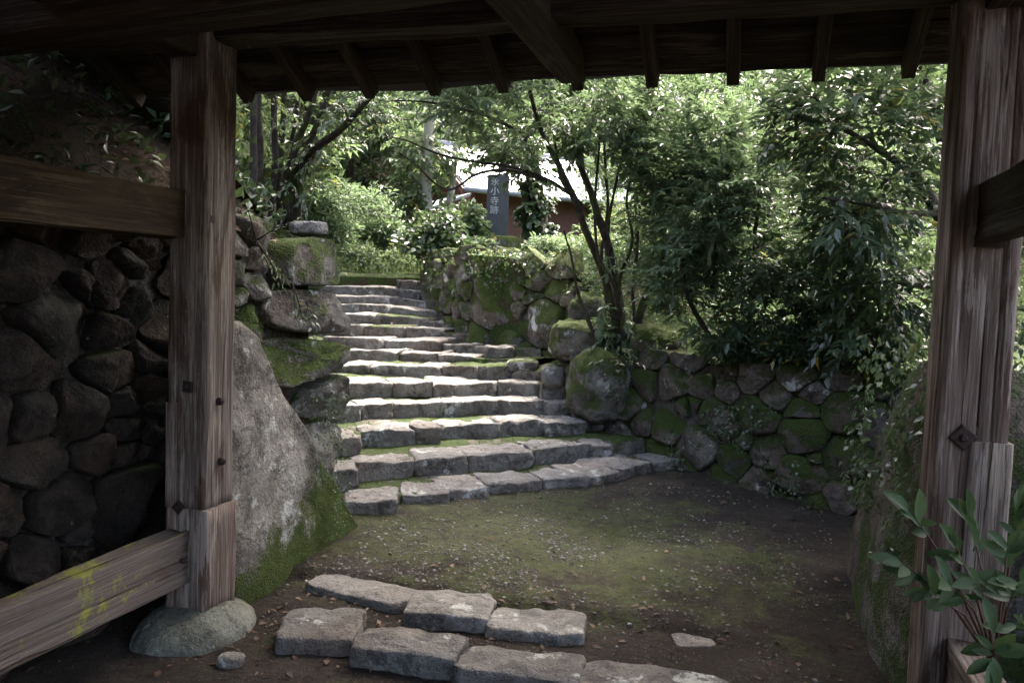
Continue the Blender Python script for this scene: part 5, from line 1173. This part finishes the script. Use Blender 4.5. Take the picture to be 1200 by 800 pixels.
ivy_on('creeper', 'creeper trailing over the top of the mossy boulder wall', wum, (2.3, 1.55, wu.L[-1] - 0.2, 2.12), 420, 0.045, LM['ivy'], 104, 0.10, 0.05, 'creeper')

def shoot_plant(name, label, base, n_shoot, ln, n_leaf, L, W, mat, seed, lean=(0, 0, 1), spread=0.6, cat='plant', tpl=T_FULL, droop=0.3):
    rng = np.random.default_rng(seed); base = Vector(base); e = empty(name, base, label=label, cat=cat); mb = MB(); C = []; D = []
    for k in range(n_shoot):
        d = Vector(lean) + Vector(rng.normal(0, spread, 3).tolist()); d.normalize(); l = ln * rng.uniform(.6, 1.1); tip = base + d * l - Vector((0, 0, droop * l * 0.4))
        mb.tube([base, base.lerp(tip, .5) + Vector((0, 0, 0.06 * l)), tip], [0.012 * l + .0015, 0.008 * l + .0012, 0.001], 4); C.append(base.lerp(tip, 0.25)); D.append((tip - base) * 0.8)
    mb.build('stem', BKD, e); C = np.array([tuple(c) for c in C]); D = np.array([tuple(d) for d in D])
    P, d, nm = sprays(C, D, n_leaf, 1.0, L, rng, droop, 1.0, 0.2)
    t = (np.arange(n_leaf) + 0.7) / n_leaf; P = (C[:, None] + D[:, None] * t[None, :, None] * 1.0).reshape(-1, 3)
    leaf_object('foliage', P, d, nm, L * rng.uniform(.7, 1.2, len(P)), W, np.clip(.5 + rng.normal(0, .2, len(P)), 0, 1), mat, e, tpl)
    return e
def on_wall(W_, px_, py_, n=0.1):
    h = W_.hit(px_, py_); return W_.map(h[0], h[1], n)
shoot_plant('seedling', 'light green four-leaved seedling beside the third step end', A(724, 474, 7.75), 5, 0.13, 4, 0.075, 0.34, LM['fresh'], 111, (0, 0, 1), 0.5)
shoot_plant('hanging_plant', 'dark drooping plant hanging below the multi-stemmed tree base', A(724, 420, 7.85), 12, 0.34, 7, 0.06, 0.4, LM['dark'], 112, (0.1, -0.6, -0.5), 0.6)
shoot_plant('fern', 'leafy plant growing from the middle of the low shaded wall', on_wall(wlow, 850, 516), 9, 0.22, 7, 0.055, 0.4, LM['ivy'], 113, (-0.3, -0.9, 0.3), 0.5)
shoot_plant('seedling', 'small star-shaped seedling at the foot of the low shaded wall', at_z(840, 572, 0.0), 5, 0.10, 5, 0.045, 0.35, LM['ivy'], 114, (0, 0, 1), 0.6)
shoot_plant('seedling', 'tiny seedling on the soil in the far right corner of the court', at_z(952, 598, 0.0), 5, 0.09, 5, 0.04, 0.35, LM['ivy'], 115, (0, 0, 1), 0.6)
shoot_plant('fern', 'trailing sprig low on the shaded wall near the step end', on_wall(wlow, 905, 540), 6, 0.14, 6, 0.04, 0.4, LM['ivy'], 116, (-0.3, -0.9, 0.2), 0.5)
shoot_plant('hanging_plant', 'slender leaves hanging beside the lichen-patched left wall stone', Vector((-2.70, 4.35, 1.62)), 4, 0.22, 5, 0.045, 0.3, LM['fresh'], 117, (0.4, -0.1, -0.8), 0.4)
shoot_plant('hanging_plant', 'grassy tuft drooping over the left wall next to the gate post', Vector((-2.72, 4.0, 1.85)), 8, 0.30, 6, 0.05, 0.25, LM['fresh'], 118, (0.5, -0.2, -0.3), 0.5)
shoot_plant('creeper', 'leafy spray in front of the wall stones at the left of the steps', Vector((-2.72, 4.55, 1.5)), 3, 0.26, 5, 0.045, 0.6, LM['ivy'], 119, (0.35, -0.1, -0.9), 0.3)

# evergreen sapling in the near corner: broad glossy leaves on reddish shoots
def sapling():
    rng = np.random.default_rng(120); d0 = 2.3; base = UD(1.62, 2.35, 0.0)
    e = empty('glossy_sapling', base, label='evergreen sapling with broad glossy leaves in front of the right post', cat='plant'); mb = MB()
    red = flat_mat('red_shoot', ((0.05, 0.025, 0.016), (0.09, 0.045, 0.028)), 0.6, 20)
    tips = [(1066, 596, 2.30), (1062, 662, 2.25), (1120, 640, 2.25), (1150, 690, 2.2), (1180, 650, 2.2), (1100, 700, 2.25), (1185, 735, 2.2), (1140, 620, 2.35), (1190, 690, 2.15), (1165, 760, 2.2), (1195, 600, 2.3), (1120, 690, 2.2)]
    C = []; D = []
    j = at_d(1165, 780, 2.3); mb.tube([base, base.lerp(j, .5) + Vector((.02, 0, 0)), j], [.012, .01, .008], 6)
    for (a, b, d) in tips:
        t = at_d(a, b, d); m = j.lerp(t, .55) + Vector((0, 0, .04)); mb.tube([j, m, t], [.0045, .0035, .002], 5); C.append(tuple(m.lerp(t, .45))); D.append(tuple((t - m).normalized()))
    mb.build('stem', red, e); C = np.array(C); D = np.array(D)
    P, d, nm = sprays(C, D, 8, 0.12, 0.10, rng, 0.1, 1.1, 0.3, 0.4)
    nm = nm * 0.35 + np.array(-_f) * 1.3 + np.array([0, 0, 0.5]); d = d - np.array(_f) * (d @ np.array(_f))[:, None] * 0.6
    leaf_object('foliage', P, d, nm, 0.085 * rng.uniform(.6, 1.25, len(P)), 0.42, np.clip(.5 + rng.normal(0, .25, len(P)), 0, 1), LM['camellia'], e, T_OVAL)
sapling()
clump_plant('shrub', 'dark shrub at the frame edge outside the right gate post', 'shrub', UD(2.6, 3.6, 0.9), [(tuple(UD(2.62, 3.7, 1.75)), (0.38, 0.5, 0.95), 1)], LM['dark'], BKD, 40, 70, 46, 0.06, 0.4, 0.4, T_FULL, 0.02, clump_r=0.16)

# ------------------------------------------------------------------ litter, pebbles, grass tufts
rng = np.random.default_rng(130)
def pebbles(name, label, P, R, mat):
    base = np.array([(1, 0, 0), (-1, 0, 0), (0, 1, 0), (0, -1, 0), (0, 0, .7), (0, 0, -.7)]); f = np.array([(0, 2, 4), (2, 1, 4), (1, 3, 4), (3, 0, 4), (2, 0, 5), (1, 2, 5), (3, 1, 5), (0, 3, 5)])
    # subdivide once and round
    V = list(map(tuple, base)); F = []; cache = {}
    def mid(a, b):
        k = (min(a, b), max(a, b))
        if k not in cache: q = (np.array(V[a]) + np.array(V[b])) / 2; q = q / np.linalg.norm(q / np.array([1, 1, .7])) * 0.97; cache[k] = len(V); V.append(tuple(q))
        return cache[k]
    for a, b, c in f: x, y, z = mid(a, b), mid(b, c), mid(c, a); F += [(a, x, z), (x, b, y), (z, y, c), (x, y, z)]
    V = np.array(V); F = np.array(F); n = len(P); sc_ = R[:, None] * rng.uniform(.6, 1.25, (n, 3)); ang = rng.uniform(0, 6.28, n)
    W = V[None] * (1 + rng.normal(0, .12, (n, len(V), 1))) * sc_[:, None]; x = W[..., 0] * np.cos(ang)[:, None] - W[..., 1] * np.sin(ang)[:, None]; y = W[..., 0] * np.sin(ang)[:, None] + W[..., 1] * np.cos(ang)[:, None]
    W = np.stack([x, y, W[..., 2]], -1) + P[:, None]
    return mobj(name, W.reshape(-1, 3), (F[None] + (np.arange(n) * len(V))[:, None, None]).reshape(-1, 3), mat, centre=True, kind='stuff', label=label, attr=np.repeat(rng.random(n), len(V)))
t = NT('pebble'); a_ = t.n("ShaderNodeAttribute", attribute_name="rnd").outputs["Fac"]; M['pebble'] = t.done(t.ramp(a_, [(0, (0.07, 0.06, 0.052)), (.7, (0.11, 0.104, 0.095)), (1, (0.23, 0.222, 0.208))]), .85)
P = []
while len(P) < 5500:
    if rng.random() < .7: p = at_z(rng.normal(610, 130), rng.normal(655, 38), 0)
    else: p = Vector((rng.uniform(-2.3, .6), rng.uniform(3.2, 6.8), 0))
    if not (-2.35 < p.x < .6 and 2.6 < p.y < 7.3): continue
    if mnoise.noise(Vector((p.x * 2.2, p.y * 2.2, 3))) < -0.05 + rng.normal(0, .15): continue
    P.append((p.x, p.y, ground_z(p.x, p.y) + 0.001))
P = np.array(P); pebbles('gravel', 'pale gravel pressed into the mossy court', P, 0.003 + 0.010 * rng.random(len(P)) ** 2.6, M['pebble'])
def litter(n, sampler, L, seed):
    pass
P = []; D = []; N = []
while len(P) < 1000:
    r = rng.random()
    if r < .42: q_ = at_z(rng.normal(430, 190), rng.normal(735, 32), 0); x, y = q_.x, q_.y; z = ground_z(x, y) + .007
    elif r < .75: x, y = rng.uniform(-2.4, .7), rng.uniform(2.3, 7.3); z = ground_z(x, y) + .008
    else:
        p2, q2, z = TREADS[rng.integers(0, len(TREADS))]; f = rng.random(); w = p2.lerp(q2, f); x, y = w.x, w.y; z += .004
    P.append((x, y, z)); D.append((rng.normal(), rng.normal(), rng.normal(0, .25))); N.append((rng.normal(0, .35), rng.normal(0, .35), 1))
leaf_object('fallen_leaves', P, D, N, rng.uniform(.018, .055, len(P)), rng.uniform(.35, .65, len(P)), rng.random(len(P)), LM['dry'], tpl=T_FULL, kind='stuff', label='scattered brown fallen leaves on the court and steps')
P = []; D = []
while len(P) < 5200:
    p2, q2, z = TREADS[rng.integers(0, len(TREADS))]; f = .45 + .6 * rng.random(); w = p2.lerp(q2, f)
    if mnoise.noise(w * 2.0) < -.05: continue
    P.append((w.x, w.y, z - .02 + .01 * f)); D.append((rng.normal(0, .5), rng.normal(0, .5), 1))
for _ in range(26000):
    x, y = rng.uniform(-2.3, .6), rng.uniform(3.8, 7.0)
    if mnoise.noise(Vector((x * 1.9, y * 1.9, 8))) + .5 * mnoise.noise(Vector((x * 6, y * 6, 8))) < .05 + .25 * math.hypot((x + .95) * .8, y - 5.0): continue
    P.append((x, y, ground_z(x, y) - .004)); D.append((rng.normal(0, .6), rng.normal(0, .6), 1))
leaf_object('moss_tufts', P, D, rng.normal(size=(len(P), 3)), np.where(np.arange(len(P)) < 5200, rng.uniform(.012, .034, len(P)), rng.uniform(.008, .02, len(P))), .3, rng.random(len(P)), LM['grass'], tpl=T_BLADE, kind='stuff', label='short moss and grass tufts in the step joints')
# dry litter on the bank edge
P = []; D = []; N = []
while len(P) < 900:
    y = rng.uniform(3.6, 6.2); i = min(range(len(LPs)), key=lambda k: abs(LPs[k].y - y)); e_ = rng.random() * 1.2 - .2; x = LPs[i].x - e_; z = hill_z(Vector((x, y, 0)), max(e_, 0)) + .02
    P.append((x, y, z)); D.append((rng.normal(), rng.normal(), rng.normal(0, .4))); N.append((rng.normal(0, .5), rng.normal(0, .5), 1))
leaf_object('leaf_litter', P, D, N, rng.uniform(.03, .08, len(P)), .5, rng.random(len(P)), LM['dry'], tpl=T_FULL, kind='stuff', label='dry brown leaf litter on top of the left wall')
# bare vines and roots hanging on the bank
for k, lb in enumerate(('bare dry vine hanging on the left bank nearest the gate post', 'second bare vine on the left bank counted from the gate post', 'bare vine dangling above the loose stone on the wall corner')):
    r_ = np.random.default_rng(400 + k); y = 3.9 + .42 * k; p = Vector((-3.05 - r_.random() * .3, y, 2.5 + r_.random() * .5)); pts = [p]
    for j in range(5): p = p + Vector((r_.uniform(.0, .06), r_.normal(0, .08), -r_.uniform(.06, .16))); pts.append(p.copy())
    mb = MB(); mb.tube(smooth_line(pts, 4), [.007 * (1 - .6 * i / 20) for i in range(21)], 4); mb.build('bare_vine', BKD, label=lb, cat='vine', group='bare vines on the left bank')
